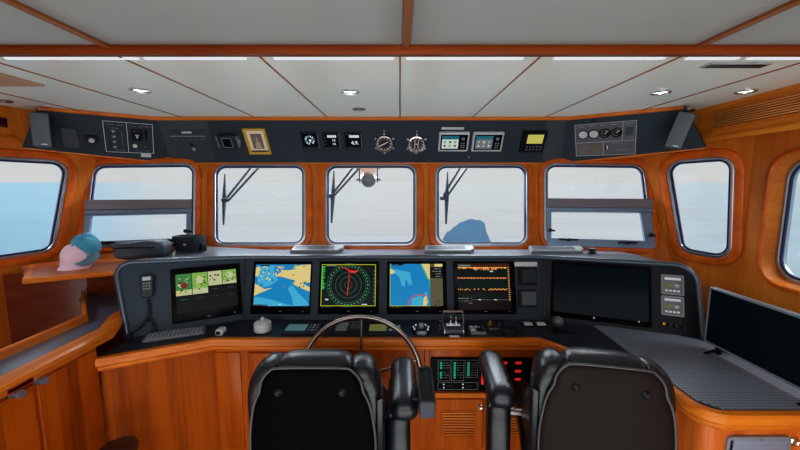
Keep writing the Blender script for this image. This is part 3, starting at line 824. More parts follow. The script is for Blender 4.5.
# gold picture frame
M, w_, h_ = Fc.rect(246.5, 128, 268.5, 153.8)
root = thing('picture_frame', M @ RX(2), 'small gilt picture frame with a sepia picture on the overhead panel', 'picture frame')
MB().ring(rectp(w_ - .03, h_ - .03), 0, [(.016, 0), (.016, .012), (.010, .018), (.004, .013), (0, .009), (0, .0)], n=1).build('gilt_moulding', gold, root)
c = Cv(w_ - .03, h_ - .03, .002); c.rect(0, 0, 1, 1, mat('cream_mount', (225, 215, 190), .7), 0); c.rect(.18, .14, .82, .86, mat('sepia_picture', (112, 98, 90), .6, var=.3, scale=50), 1)
c.disc(.5, .62, .008, mat('sepia_light', (170, 156, 140), .6), 2, 16); c.poly([(.3, .16), (.7, .16), (.62, .45), (.5, .56), (.38, .45)], bpy.data.materials['sepia_light'], 2)
c.build('picture', root)

# three square sailing displays
def disp(px, kind, lb):
    M, w_, h_ = Fc.rect(*px); root = thing('square_display', M, lb, 'display', 'square digital displays on the overhead panel')
    MB().plate(fillet(rectp(w_, h_), .004), [(0, 0), (0, .007), (-.002, .009)]).build('display_housing', mat('navy_housing', (22, 30, 40), .35) if 'navy_housing' not in bpy.data.materials else bpy.data.materials['navy_housing'], root)
    c = Cv(w_, h_, .009); c.rect(.08, .2, .92, .94, screen_off, 0)
    for i in range(5): c.disc(.2 + i * .15, .09, .0025, grey, 1, 8)
    c.rect(.965, .05, .99, .97, grey, 1)
    if kind == 0:
        for k in range(12):
            if k != 9: c.disc(.5, .58, .032, whitel if k % 3 else emis('blue_glow', (120, 150, 200), .8) if 'blue_glow' not in bpy.data.materials else bpy.data.materials['blue_glow'], 2, 3, .020, k * 30 + 5, k * 30 + 22)
        c.poly([(.42, .62), (.62, .62), (.52, .42)], whitel, 3)
    elif kind == 1:
        c.dashes(.15, .88, .35, .003, whitel); c.rect(.3, .72, .82, .86, whitel, 2)
        for k in range(4): c.rect(.36 + k * .12, .74, .375 + k * .12, .84, screen_off, 3)
        c.text('14.', .66, .57, .020, whitel, 2, .0008); c.text('14.', .66, .36, .020, whitel, 2, .0008)
        for v in (.7, .5, .33): c.rect(.12, v, .2, v + .03, grey)
    else:
        c.dashes(.1, .9, .4, .004, whitel); c.rect(.3, .72, .85, .86, whitel, 2)
        for k in range(4): c.rect(.38 + k * .12, .74, .395 + k * .12, .84, screen_off, 3)
        c.text('4.9.', .6, .42, .034, whitel, 2, .0010)
    c.build('display_screen', root)
disp((301.5, 132, 319, 149.5), 0, 'square display with a round dial pattern, leftmost of the three small displays')
disp((323, 132, 340, 149.5), 1, 'square display with two stacked numbers, middle of the three small displays')
disp((344.5, 132, 362, 149.5), 2, 'square display showing 4.9, rightmost of the three small displays')

# two brass clock type gauges
def gauge(cx, cy, kind, lb):
    M, w_, h_ = Fc.rect(cx - 10.5, cy - 10.5, cx + 10.5, cy + 10.5); R = w_ / 2
    root = thing('ship_clock', M, lb, 'gauge', 'round brass-rimmed gauges')
    MB().lathe([(R * .92, 0), (R * .92, .008), (R * .84, .018), (R * .74, .02), (R * .72, .010)], 36, caps=False).build('bezel', chrome if kind else steel, root)
    c = Cv(w_, w_, .008); d = mat('gauge_face_%d' % kind, (38, 42, 46) if not kind else (52, 44, 44), .4)
    c.disc(.5, .5, R * .73, d, 0, 32)
    c.disc(.5, .5, R * .70, white, 1, 36, R * .66); c.disc(.5, .5, R * .50, grey, 1, 36, R * .48)
    for k in range(12): c.disc(.5, .5, R * .64, white, 1, 2, R * .53, k * 30 - 3, k * 30 + 3)
    if not kind: c.line(.5, .5, .24, .36, .006, white, 3); c.line(.5, .5, .66, .6, .005, white, 3)
    else:
        c.line(.42, .25, .42, .72, .004, white, 3); c.line(.58, .25, .58, .72, .004, white, 3); c.line(.38, .5, .62, .5, .008, mat('pinkish_print', (180, 150, 150), .5), 3)
    c.disc(.5, .5, R * .08, lgrey, 4); c.build('dial', root)
    for k in range(6):
        a = math.radians(k * 60 + 30); MB().lathe([(.006, 0), (.006, .008), (.004, .010), (.001, .010)], 10, T(R * .97 * math.cos(a), R * .97 * math.sin(a), 0)).build('lug', lgrey, root)
    MB().lathe([(.004, 0), (.004, .008), (.001, .01)], 10, T(0, R * 1.28, 0)).build('set_screw', lgrey, root)
    c = Cv(w_, w_, .021); c.disc(.5, .5, R * .82, brass, 0, 12, R * .74, 235, 305); c.build('brass_band', root)
gauge(384.5, 143, 0, 'round clock with two white hands, left of the two round gauges')
gauge(416.5, 143.5, 1, 'round gauge with a reddish cross on its dial, right of the two round gauges')

# chart style small displays
def mfd(px, kind, lb):
    M, w_, h_ = Fc.rect(*px); root = thing('autopilot_display', M, lb, 'display', 'silver framed displays')
    MB().plate(fillet(rectp(w_, h_), .006), [(0, 0), (0, .012), (-.003, .017), (-.008, .018)]).build('silver_housing', lgrey, root)
    c = Cv(w_, h_, .018); c.rect(.06, .1, .94, .9, glossblk, 0); c.rect(.1, .16, .66, .84, emis('teal_header', (40, 110, 130), .7), 1)
    pl = emis('pale_screen', (200, 215, 200), .8); c.rect(.11, .18, .65, .66, pl if not kind else emis('dim_screen', (120, 130, 128), .7), 2)
    for i in range(3):
        for j in range(2):
            u, v = .17 + i * .17, .27 + j * .2
            c.rect(u, v, u + .07, v + .1, (grey if not kind else white) if (i + j + kind) % 2 else (char if not kind else lgrey), 3)
    c.disc(.8, .68, .011, grey, 1, 16, .006); c.disc(.8, .68, .003, lgrey, 1, 8)
    for j in range(3):
        for i in range(2): c.rect(.74 + i * .08, .2 + j * .11, .79 + i * .08, .26 + j * .11, grey, 1)
    c.build('display_screen', root)
mfd((438.5, 131.5, 468.5, 150.5), 0, 'silver framed display with a pale screen, left of its pair on the overhead panel')
mfd((472, 131.5, 502.5, 150.5), 1, 'silver framed display with a darker screen, right of its pair on the overhead panel')
M, w_, h_ = Fc.rect(441.5, 127, 464, 129.5); c = Cv(w_, h_, .002); c.rect(0, 0, 1, 1, lgrey); c.build('label_strip', None, M, label='thin pale label strip above the left silver framed display', cat='label')
M, w_, h_ = Fc.rect(449, 153, 488, 158.5); c = Cv(w_, h_, .0005); c.dashes(.28, .7, .74, .004, lgrey, 1, 9, .15); c.disc(.1, .6, .004, blk, 1); c.disc(.9, .6, .005, blk, 1); c.rect(.49, .1, .53, .4, grey); c.build('panel_lettering', None, M, label='line of tiny pale lettering under the two silver framed displays', cat='lettering')
M, w_, h_ = Fc.rect(520.5, 130.5, 545, 151.5)
root = thing('depth_display', M, 'black square instrument with a yellow-green screen at the right of the overhead panel', 'display')
MB().plate(fillet(rectp(w_, h_), .004), [(0, 0), (0, .012), (-.003, .016)]).build('display_housing', blk, root)
c = Cv(w_, h_, .016); c.rect(.22, .44, .86, .86, emis('yellow_green_lcd', (200, 192, 100), .8), 1)
dk = mat('lcd_print', (70, 70, 30), .6)
c.dashes(.3, .78, .8, .006, dk, 2, 1, .2); c.dashes(.26, .66, .86, .008, dk, 2, 2, .3); c.dashes(.3, .53, .8, .006, dk, 2, 3, .3)
for i in range(5): c.disc(.28 + i * .14, .28, .005, grey, 1, 10); c.disc(.28 + i * .14, .15, .005, grey, 1, 10)
c.build('display_screen', root)

# right side gauge panel
M, w_, h_ = Gr.rect(575.5, 122.5, 636, 155)
root = thing('engine_gauge_panel', M, 'grey outlined panel with four small round gauges at the right of the overhead panel', 'gauge panel')
MB().box((0, 0, .001), (w_, h_, .002)).build('face', mat('mid_grey_face', (88, 91, 95), .5), root)
c = Cv(w_, h_, .002)
c.frame(0, 0, 1, 1, .0025, lgrey); c.line(0, .43, 1, .43, .0025, lgrey); c.line(.79, .43, .79, 1, .0025, lgrey); c.line(.48, 0, .48, .43, .0025, lgrey)
for i in range(4): c.dashes(.07 + i * .18, .93, .17 + i * .18, .007, white, 2, i, .1)
c.dashes(.83, .93, .95, .007, white, 2, 7, .1); c.rect(.84, .58, .95, .82, char2); c.dashes(.82, .5, .97, .005, lgrey, 2, 9, 0)
c.rect(.06, .06, .24, .36, mat('brownish_print_block', (108, 98, 92), .6)); c.rect(.27, .06, .44, .36, bpy.data.materials['brownish_print_block'])
for v in (.1, .16, .22, .28): c.dashes(.09, v, .22, .006, grey, 2, 3); c.dashes(.29, v, .43, .006, grey, 2, 5)
c.dashes(.62, .37, .85, .005, lgrey, 2, 1); c.dashes(.6, .15, .92, .005, lgrey, 2, 3); c.dashes(.6, .28, .92, .004, grey, 2, 4, .6)
c.rect(.505, .18, .535, .3, blk); c.rect(.535, .18, .55, .3, white); c.rect(.55, .18, .575, .3, redm)
c.build('printing', root)
for i in range(4):
    R = .030; g = T((.14 + i * .185 - .5) * w_, .19 * h_, .002)
    d = MB().lathe([(R, 0), (R, .006), (R * .86, .008), (R * .82, .004)], 24, g, caps=False).build('gauge_bezel', blk, root)
    c = Cv(2 * R, 2 * R, .004); c.disc(.5, .5, R * .84, lgrey if i < 2 else blk, 0, 24)
    if i >= 2:
        c.disc(.5, .5, R * .7, grey, 1, 16, R * .6, 20, 300); c.line(.5, .5, .7, .72, .004, white, 2); c.disc(.5, .5, .006, grey, 2)
    else: c.line(.5, .5, .35, .7, .002, grey, 2)
    c.mb.bm.transform(g); c.build('gauge_dial', root)
M, w_, h_ = Gr.rect(592, 118.3, 615, 121); c = Cv(w_, h_, .0005); c.rect(0, .0, .12, 1, blk); c.dashes(.18, .5, 1, .005, lgrey, 1, 9, .1); c.build('panel_lettering', None, M, label='tiny pale lettering above the four gauge panel', cat='lettering')
# ------------------------------------------------------------------ instrument console under the windows
ZD, ZC, ZTOP = -.74, -.645, -.42          # desk, left counter and console top, from eye level
b0, b1, b2, b3 = W(-1.30, 1.62, ZD), W(-.85, 1.85, ZD), W(.785, 1.85, ZD), W(1.44, 1.61, ZD)
t0, t1, t2, t3 = W(-1.375, 1.665, -.385), W(-.865, 1.95, ZTOP), W(.79, 1.95, ZTOP), W(1.455, 1.71, -.412)
Dc = Surf(b1, b2 - b1, (b2 - b1).cross(t1 - b1)); Dl = Surf(b0, b1 - b0, (b1 - b0).cross(t1 - b0)); Dr = Surf(b2, b3 - b2, (b3 - b2).cross(t2 - b2))
root = thing('instrument_console', W(X0, 1.85, ZD), 'charcoal instrument console with angled ends below the windows, holding the big screens', 'console')
def dface(s, pts, rads, nm, m):
    q = [s.w2(p) for p in pts]; pl = []
    k = len(q)
    for i in range(k):
        r = rads[i]
        if r <= 0: pl.append(q[i])
        else:
            a = (q[i - 1] - q[i]).normalized(); b = (q[(i + 1) % k] - q[i]).normalized()
            for j in range(9): pl.append(_arc(q[i] + a * r, q[i], q[i] + b * r, j / 8))
    MB().plate(pl, [(0, -.02), (0, 0)], s.M()).build(nm, m, root, world=True); return pl
dface(Dc, [b1, b2, t2, t1], [0, 0, 0, 0], 'centre_face', dashm)
pl = dface(Dl, [b0, b1, t1, t0], [0, 0, 0, .07], 'left_face', dashm)
pr = dface(Dr, [b2, b3, t3, t2], [0, 0, .09, 0], 'right_face', mat('dash_black_face', (26, 30, 35), .4, spec=.15, bump=.1))
# rim running round the rounded left end, top and right end
def on(s, p): return s.p3(p.x, p.y, 0)
path = [on(Dl, pl[0])] + [on(Dl, p) for p in reversed(pl[3:])] + [] 
path = [b0] + [on(Dl, p) for p in pl[::-1][0:9]] + [t1, t2] + [on(Dr, p) for p in pr[::-1][1:10]] + [b3]
mb = MB(); mb.tube([p + Vector((0, .004, .002)) for p in path], .013, 10); mb.build('rounded_rim', mat('rim_blue_grey', (58, 72, 88), .3, coat=.3), root, world=True)
# ends and top deck
def back(p, y): return Vector((p.x, y, p.z))
mb = MB()
wl = lambda x: (Wl.hit(400, 260).y if False else None)
def wall_y(x, z):
    d = abs(x - X0)
    y = fy(z)
    return y if d <= JX else y - (d - JX) * s13 / c13
top = [p for p in path[1:-1]]
for a, b in zip(top[:-1], top[1:]):
    ya, yb = wall_y(a.x, a.z - E) - .012, wall_y(b.x, b.z - E) - .012
    mb.add([a, b, Vector((b.x, yb, b.z - .014)), Vector((a.x, ya, a.z - .014))], [[0, 1, 2, 3]])
mb.build('top_deck', dashl, root, world=True, sharp=60)
mb = MB(); mb.add([b0, path[1], Vector((path[1].x, 2.05, path[1].z)), Vector((b0.x, 1.95, b0.z))], [[0, 1, 2, 3]])
mb.add([b3, path[-2], Vector((path[-2].x, 2.0, path[-2].z)), Vector((b3.x, 1.95, b3.z))], [[0, 1, 2, 3]])
mb.build('end_panel', blk2, root, world=True)
# thin edges between the faces
mb = MB(); mb.tube([b1 + Vector((0, -.002, 0)), t1 + Vector((0, -.002, 0))], .005, 8); mb.build('corner_joint', blk2, root, world=True)
mb = MB(); mb.tube([b2 + Vector((0, -.002, 0)), t2 + Vector((0, -.002, 0))], .005, 8); mb.build('corner_joint', blk2, root, world=True)

# ------------------------------------------------------------------ monitors
def monitor(s, px, scr, lb, paint, grp='flush mounted helm monitors', off=screen_off):
    M, w_, h_ = s.rect(*px)
    root = thing('helm_monitor', M, lb, 'monitor', grp)
    MB().plate(fillet(rectp(w_, h_), .006), [(0, .001), (0, .008), (-.003, .010)]).build('bezel', glossblk, root)
    a, b = s.uv(scr[0], scr[1]), s.uv(scr[2], scr[3]); o = s.w2(M.translation)
    cx, cy = (a.x + b.x) / 2 - o.x, (a.y + b.y) / 2 - o.y; sw, sh = abs(b.x - a.x), abs(a.y - b.y)
    c = Cv(sw, sh, .010); paint(c); c.mb.bm.transform(T(cx, cy, 0)); c.build('screen', root)
    c = Cv(w_, h_, .010); c.rect(.48, .045, .53, .055, grey); c.disc(.88, .05, .003, grey); c.build('bezel_marks', root)
    return root
water, water2, land = emis('chart_water', (24, 132, 186), .85), emis('chart_shallows', (70, 170, 205), .85), emis('chart_land', (216, 198, 132), .85)
dgreen = emis('screen_dark_green', (14, 34, 32), .55); black_e = emis('screen_black', (24, 24, 28), .6)
gl, yl = emis('radar_green', (40, 190, 80), 1), emis('radar_yellow', (190, 190, 40), .95); rl = emis('radar_red', (215, 50, 40), .95)
gr2 = emis('radar_ring', (105, 135, 125), .8); olv = emis('olive_sidebar', (98, 92, 68), .8); orng = emis('orange_trace', (225, 165, 80), 1.0); rust = emis('rust_trace', (190, 100, 70), .9)
def blobs(c, u0, u1, v0, v1, n, m, l, r=(.006, .02), seed=1):
    rr = random.Random(seed)
    for i in range(n):
        cx, cy, R = rr.uniform(u0, u1), rr.uniform(v0, v1), rr.uniform(*r)
        k = rr.randint(5, 8); c.poly([(cx + R / c.w * rr.uniform(.5, 1.2) * math.cos(6.283 * j / k), cy + R / c.h * rr.uniform(.5, 1.1) * math.sin(6.283 * j / k)) for j in range(k)], m, l)
def chart1(c):
    c.rect(0, 0, 1, 1, water, 0)
    c.poly([(0, 0), (0, .22), (.15, .2), (.35, .14), (.55, .06), (.75, 0)], water2, 1)
    c.poly([(.60, .42), (.68, .5), (.8, .3), (.95, .12), (1, .02), (.72, 0), (.68, .22)], water2, 1)
    c.poly([(.02, .96), (.35, .98), (.33, .8), (.42, .62), (.3, .5), (.15, .44), (.05, .55)], water2, 1)
    c.poly([(.36, .96), (.62, .90), (.8, .98), (1, 1), (1, .56), (.85, .55), (.7, .62), (.55, .67), (.44, .71), (.38, .7), (.42, .78), (.47, .82), (.44, .90)], land, 2)
    c.poly([(.45, .9), (.6, .93), (.75, .9), (.62, .86), (.5, .86)], water, 3)
    c.poly([(0, .24), (0, .54), (.06, .5), (.18, .4), (.33, .44), (.2, .36), (.09, .3)], land, 2)
    c.poly([(.68, .56), (.74, .6), (.85, .55), (1, .44), (1, .34), (.85, .42), (.72, .5)], land, 2)
    c.poly([(0, .92), (.06, .95), (.1, .85), (.05, .72), (0, .7)], land, 2)
    blobs(c, .04, .42, .6, .95, 26, land, 3, (.002, .008), 4); blobs(c, .04, .5, .5, .95, 14, water, 3, (.003, .010), 14); blobs(c, .45, .98, .6, .98, 12, emis('chart_contour', (190, 168, 100), .8), 3, (.002, .009), 24); blobs(c, .7, .98, .44, .6, 12, black_e, 4, (.002, .006), 6)
    blobs(c, .45, .62, .44, .52, 4, rl, 4, (.001, .003), 8)
    c.rect(.08, .955, .25, .985, black_e, 5); c.dashes(.1, .97, .24, .003, whitel, 6, 3); c.rect(0, 0, .25, .035, black_e, 4); c.dashes(.0, .015, .24, .004, whitel, 5, 2); c.rect(.45, .03, .5, .05, whitel, 4)
def radar(c):
    c.rect(0, 0, 1, 1, dgreen, 0); c.frame(0, 0, 1, 1, .003, yl, 2)
    for R in (.02, .045, .07, .095): c.disc(.5, .5, R * 1.02, gr2, 1, 48, R * 1.02 - .0013)
    c.disc(.5, .5, .118, gr2, 1, 60, .1167)
    for k in range(36): c.disc(.5, .5, .109 if k % 3 else .112, gl, 2, 1, .104, k * 10 - 1.2, k * 10 + 1.2)
    c.disc(.5, .5, .1045, gr2, 1, 60, .1035)
    c.poly([(.3, .98), (.42, .9), (.5, .84), (.56, .79), (.64, .80), (.68, .86), (.60, .84), (.52, .86), (.44, .91), (.36, .95)], rl, 3)
    c.line(.48, .25, .5, .5, .004, rl, 3); c.line(.5, .5, .53, .8, .002, rl, 3); c.disc(.5, .5, .003, rl, 4); c.line(.5, .5, .5, .84, .0015, rl, 3)
    rr = random.Random(5)
    for i in range(40): v = .4 + i * .014; c.rect(.005, v, .02 + rr.random() * .05, v + .01, gl, 3)
    c.rect(.99, .0, 1, 1, yl, 3); c.rect(.08, .955, .27, .985, gr2, 3); c.rect(.08, .14, .14, .17, whitel, 3); c.rect(.75, .03, .85, .05, whitel, 3)
    c.dashes(.02, -.02, .2, .004, whitel, 3, 3)
    for k in range(9): c.rect(.965, .1 + k * .09, .98, .14 + k * .09, gr2, 3)
def chart2(c):
    c.rect(0, 0, .76, 1, water, 0); c.rect(.76, 0, 1, 1, olv, 0); c.rect(.76, .66, 1, .93, black_e, 1); c.rect(.85, .93, 1, 1, land, 1)
    for i, v in enumerate((.88, .82, .76, .7)): c.dashes(.8 if i < 2 else .87, v, .97, .006, whitel, 2, i, .1)
    c.poly([(.08, .88), (.2, .84), (.38, .8), (.4, .66), (.42, .5), (.36, .46), (.32, .62), (.29, .6), (.28, .44), (.22, .5), (.18, .68), (.08, .78)], water2, 1)
    c.poly([(0, .76), (0, .9), (.06, .86), (.1, .8), (.04, .75)], land, 2)
    c.poly([(.6, 1), (.76, 1), (.76, .62), (.72, .66), (.68, .8)], land, 2); c.pline([(.58, 1), (.66, .8), (.71, .64), (.75, .6), (.76, .45)], .003, gl, 3)
    c.poly([(.38, 0), (.42, .18), (.55, .24), (.66, .2), (.66, 0)], water2, 1)
    c.pline([(.33, 0), (.36, .12), (.43, .22), (.52, .26), (.64, .26), (.7, .24), (.7, .12)], .004, rl, 3)
    c.poly([(.62, 0), (.64, .2), (.7, .26), (.72, .1), (.68, 0)], land, 2); c.disc(.68, .3, .008, water2, 4); c.line(.36, .52, .4, .46, .003, black_e, 3)
    c.rect(0, 0, .008, 1, yl, 3); c.rect(0, 0, .76, .01, yl, 3); c.dashes(.0, -.02, .24, .005, yl, 4, 2); c.rect(.04, .96, .26, 1, black_e, 3); c.dashes(.07, .98, .24, .004, whitel, 4, 2)
    blobs(c, .78, .98, .02, .16, 7, dgreen, 2, (.002, .006), 6)
def echo(c):
    c.rect(0, 0, 1, 1, dgreen, 0); c.rect(0, .93, 1, 1.02, emis('dark_rust', (80, 38, 26), .6), 1); c.rect(.02, .95, .25, .99, gr2, 2)
    c.rect(0, .3, 1, .42, emis('dark_maroon', (36, 22, 24), .4), 1); c.rect(0, -.06, 1, .2, bpy.data.materials['dark_maroon'], 1)
    rr = random.Random(3)
    for i in range(60):
        u = i / 64
        c.rect(u, .92 - rr.random() * (.03 if not .3 < u < .75 else .07), u + .016, .935, orng if rr.random() > .3 else rust, 2)
        c.rect(u, .655 + rr.random() * .012, u + .017, .685 + rr.random() * .008, rust if i % 4 else orng, 2)
        if (u > .6 or rr.random() > .45): c.rect(u, .40 + .012 * math.sin(i * 1.3), u + .014, .42 + .012 * math.sin(i * 1.3), orng, 2)
    c.rect(.26, .165, 1, .172, gr2, 2); c.rect(.38, .16, .43, .18, whitel, 3); c.rect(.68, .16, .73, .18, whitel, 3)
    for i in range(18): c.rect(.96, .15 + i * .045, .99, .165 + i * .045, orng, 2)
    c.dashes(.0, .2, .26, .006, whitel, 3, 5, .1); c.dashes(.02, .14, .24, .006, whitel, 3, 6, .3); c.dashes(.2, .09, .28, .006, whitel, 3, 7, .1)
    c.rect(.62, .82, .68, .845, whitel, 3)
def cctv(c):
    c.rect(0, 0, 1, 1, black_e, 0)
    gs = [emis('cam_green', (70, 130, 70), .8), emis('cam_pale', (190, 195, 150), .8), emis('cam_dark', (44, 58, 44), .8), emis('cam_red', (120, 50, 40), .8), emis('cam_lime', (130, 175, 80), .8)]
    for k, (u0, u1, v0, v1) in enumerate(((0, .25, .44, 1), (.26, .51, .44, 1), (.52, .75, .62, 1), (.76, 1, .62, 1))):
        c.rect(u0, v0, u1, v1, gs[(k * 3) % 5] if k != 1 else gs[4], 1)
        c.rect(u0, v0, u1, v0 + (v1 - v0) * .25, gs[1], 2)
        blobs(c, u0 + .03, u1 - .03, v0 + .06, v1 - .08, 9, gs[1], 3, (.003, .009), k + 2); blobs(c, u0 + .03, u1 - .03, v0 + .06, v1 - .1, 9, gs[2], 4, (.002, .007), k + 22)
    c.disc(.13, .7, .016, gs[3], 5, 16); c.disc(.38, .8, .018, gs[1], 4, 16); c.disc(.88, .86, .018, gs[1], 4, 18); c.disc(.04, .5, .007, orng, 5, 12)
    for i in range(4): c.dashes(.06 + i * .26, .33 if i < 2 else .52, .17 + i * .26, .006, emis('cyan_print', (40, 190, 200), .9) if i == 0 else gr2, 3, i, .05)
    for i in (2, 3): c.dashes(.06 + i * .26, .33, .17 + i * .26, .006, gr2, 3, i, .05)
monitor(Dl, (171.5, 266, 241, 319), (175.5, 275, 238, 305), 'monitor showing four small camera pictures, at the left angled end of the console', cctv)
monitor(Dc, (252.5, 261.5, 311.5, 314), (257, 264.5, 309.5, 306), 'monitor showing a blue and tan sea chart, left of the radar screen', chart1)
monitor(Dc, (319, 261.5, 379, 314), (322.5, 264.5, 375.5, 306), 'monitor showing a green ringed radar picture behind the steering wheel', radar)
monitor(Dc, (387, 261.5, 446.5, 314), (390, 264, 443, 306), 'monitor showing a blue chart with an olive side bar, right of the radar screen', chart2)
monitor(Dc, (453.5, 261.5, 515, 314), (457, 264.5, 511, 307), 'monitor showing orange depth traces, rightmost of the lit screens', echo)
# big dark screen
M, w_, h_ = Dr.rect(551, 262, 651, 326)
ctr = Dr.uv(600, 294); a, b = Dr.uv(551, 293), Dr.uv(651, 296)
w_ = (b - a).length; q1, q2 = Dr.uv(600, 263.5), Dr.uv(600, 322); h_ = (q1 - q2).length; M = Dr.M((a.x + b.x) / 2, (q1.y + q2.y) / 2, 0)
root = thing('wide_monitor', M, 'wide switched-off dark monitor built into the right end of the console', 'monitor')
MB().plate(fillet(rectp(w_, h_), .006), [(0, .001), (0, .008), (-.003, .010)]).build('bezel', glossblk, root)
MB().box((0, .004, .0105), (w_ * .94, h_ * .84, .001)).build('screen', screen_off, root)
c = Cv(w_, h_, .011); c.disc(.88, .08, .004, lgrey); c.disc(.45, .06, .005, lgrey); c.build('bezel_marks', root)

# square switch covers, label
M, w_, h_ = Dc.rect(514.5, 262, 537, 266.5)
root = thing('label_plate', M, 'small pale label plate above the two square buttons on the console', 'label')
MB().box((0, 0, .002), (w_, h_, .004), bev=.001).build('plate', lgrey, root); c = Cv(w_, h_, .004); c.dashes(.15, .5, .85, .007, white, 1, 2, .1); c.build('lettering', root)
for i, y in enumerate((276.5, 298.5)):
    M, w_, h_ = Dc.rect(518, y - 8.5, 536, y + 8.5)
    root = thing('square_button', M, ('upper' if not i else 'lower') + ' of the two dark square caps right of the orange trace monitor', 'button', 'square caps on the console')
    MB().plate(fillet(rectp(w_, h_), .008), [(0, .001), (0, .010), (-.003, .013)]).build('frame', blk, root)
    MB().plate(fillet(rectp(w_ * .82, h_ * .84, .004), .008), [(0, .013), (0, .024), (-.004, .028)]).build('cap', blk2 if not i else mat('slate_cap', (72, 80, 90), .4), root)

# two panels at the right end
for i, y in enumerate((285, 306)):
    M, w_, h_ = Dr.rect(660.5, y - 10, 683.5, y + 10)
    root = thing('control_panel', M, ('upper' if not i else 'lower') + ' of two grey control panels with olive displays, right of the wide dark monitor', 'control panel', 'grey control panels with olive displays')
    MB().plate(fillet(rectp(w_, h_), .005), [(0, .001), (0, .008), (-.002, .010)]).build('housing', grey, root)
    c = Cv(w_, h_, .010); c.rect(.06, .08, .94, .94, mat('slate_face', (92, 98, 106), .4) if not i else bpy.data.materials['slate_face'], 0)
    c.rect(.15, .74, .85, .86, white, 1); c.dashes(.2, .8, .82, .006, grey, 2, 3, .3); c.rect(.2, .38, .5, .56, lcd_g, 1); c.rect(.56, .38, .8, .56, grey, 1); c.disc(.68, .47, .005, lgrey, 2)
    for k in range(4): c.rect(.17 + k * .17, .16, .29 + k * .17, .25, white, 1)
    c.build('face', root)
for i, (x, y) in enumerate(((663, 323.5), (669, 325), (675, 326), (683, 328))):
    q_ = Dr.uv(x, y); root_ = MB().lathe([(.009, 0), (.009, .006), (.006, .018), (.001, .019)], 14)
    root_.build('dimmer_switch', brass if i == 0 else blk2, None, Dr.M(q_.x, q_.y, .001), label=['brass coloured small knob, first of the row under the control panels', 'second small black knob of the row under the control panels', 'third small black knob of the row under the control panels', 'last small black knob of the row, nearest the console end'][i], cat='switch', group='row of small knobs')

# ------------------------------------------------------------------ handset with cord
q_ = Dl.uv(148, 286); M = Dl.M(q_.x, q_.y, .0)
root = thing('radio_handset', M @ Matrix.Scale(.84, 4), 'black radio handset hanging on the left end of the console, with a coiled cord', 'handset')
MB().box((0, -.005, .009), (.03, .08, .018), bev=.004).build('cradle', blk, root)
MB().plate(spline([(-.030, .06, 0), (.030, .06, 0), (.033, .04, 0), (.028, -.055, 0), (.018, -.066, 0), (-.018, -.066, 0), (-.028, -.055, 0), (-.033, .04, 0)], 4), [(-.003, .018), (0, .022), (0, .036), (-.004, .042)]).build('handset_body', blk2, root)
c = Cv(.066, .13, .042); c.rect(.2, .74, .8, .90, emis('handset_display', (170, 180, 180), .7), 1)
for i in range(3):
    for j in range(3): c.rect(.24 + i * .2, .34 + j * .12, .36 + i * .2, .40 + j * .12, grey, 1)
c.build('keypad', root)
P = lambda x, y, h=.02: Dl.hit(x, y, h)
pts = spline([P(148.5, 300), P(149, 310), P(148.5, 317), P(142, 325), P(130, 334, .03), P(128, 338, .03), P(134, 340, .04), P(148, 335, .03), P(154, 329, .02), P(150, 320, .02)], 14, False)
coil = []; m_ = len(pts)
for i, p in enumerate(pts):
    a = i * 1.35; coil.append(p + Vector((math.cos(a) * .005, 0, math.sin(a) * .005)))
mb = MB(); mb.tube(coil, .006, 7); mb.build('coiled_cord', blk2, root, world=True)

vent_m = mat('vent_grey', (128, 134, 140), .45, spec=.2); slot_m = mat('vent_slot_dark', (70, 76, 84), .5, spec=.1)
# vents and small things on top of the console
def deck_vent(x0, x1, y, lb):
    p0, p1 = onZ(x0, y, ZTOP + .004), onZ(x1, y, ZTOP + .004); c = (p0 + p1) / 2 + Vector((0, 0, .006))
    L_ = (p1 - p0).length
    root = thing('deck_air_vent', Matrix.Translation(c), lb, 'air vent', 'grey slotted vents on top of the console')
    MB().plate(V2([(-L_ / 2, -.04), (L_ / 2 - .03, -.04), (L_ / 2, -.005), (L_ / 2, .04), (-L_ / 2 + .01, .04)]), [(0, -.012), (0, .010), (-.004, .014)], RX(14)).build('vent_body', vent_m, root)
    mb = MB()
    for i in range(19):
        for j in range(2): mb.box((-L_ / 2 + .03 + i * (L_ - .09) / 18, -.008 + j * .024, .0145), (.007, .018, .002), M=RX(14))
    mb.build('slots', slot_m, root, kind='stuff')
deck_vent(292, 343, 250.5, 'slotted grey vent on the console top below the left side of the middle window')
deck_vent(424, 474, 250.8, 'slotted grey vent on the console top below the window with the blue cover')
deck_vent(529, 583, 251.3, 'slotted grey vent on the console top furthest to the right')
p = onZ(592, 253, ZTOP)
root = thing('compass_cap', Matrix.Translation(p), 'small dark round knob on the console top right of the last vent', 'knob')
MB().lathe([(.024, 0), (.024, .006), (.016, .010), (.016, .016), (.022, .020), (.022, .028), (.001, .030)], 20).build('knob_body', blk2, root)

# binocular box, soft bag and odds and ends on the left of the console top
p = onZ(190, 252, ZTOP + .006)
root = thing('black_pot', Matrix.Translation(p) @ RZ(-6), 'dark tapered plastic tub with a small white badge on the console top', 'tub')
o1, o2 = fillet(rectp(.145, .07), .02, 5), fillet(rectp(.175, .09), .025, 5)
mb = MB(); n_ = len(o1); mb.add([(q.x, q.y, 0) for q in o1] + [(q.x, q.y, .098) for q in o2] + [(q.x * .93, q.y * .9, .098) for q in o2] + [(q.x * .93, q.y * .9, .05) for q in o1],
       [[j * n_ + k, j * n_ + (k + 1) % n_, (j + 1) * n_ + (k + 1) % n_, (j + 1) * n_ + k] for j in range(3) for k in range(n_)] + [list(range(n_)), [3 * n_ + k for k in range(n_)]])
mb.build('tub_body', mat('navy_black_plastic', (40, 48, 58), .45), root)
MB().box((0, -.042, .052), (.018, .003, .010), bev=.001).build('badge', lgrey, root)
MB().box((.09, 0, .03), (.012, .05, .05), bev=.005).build('side_clip', blk, root)
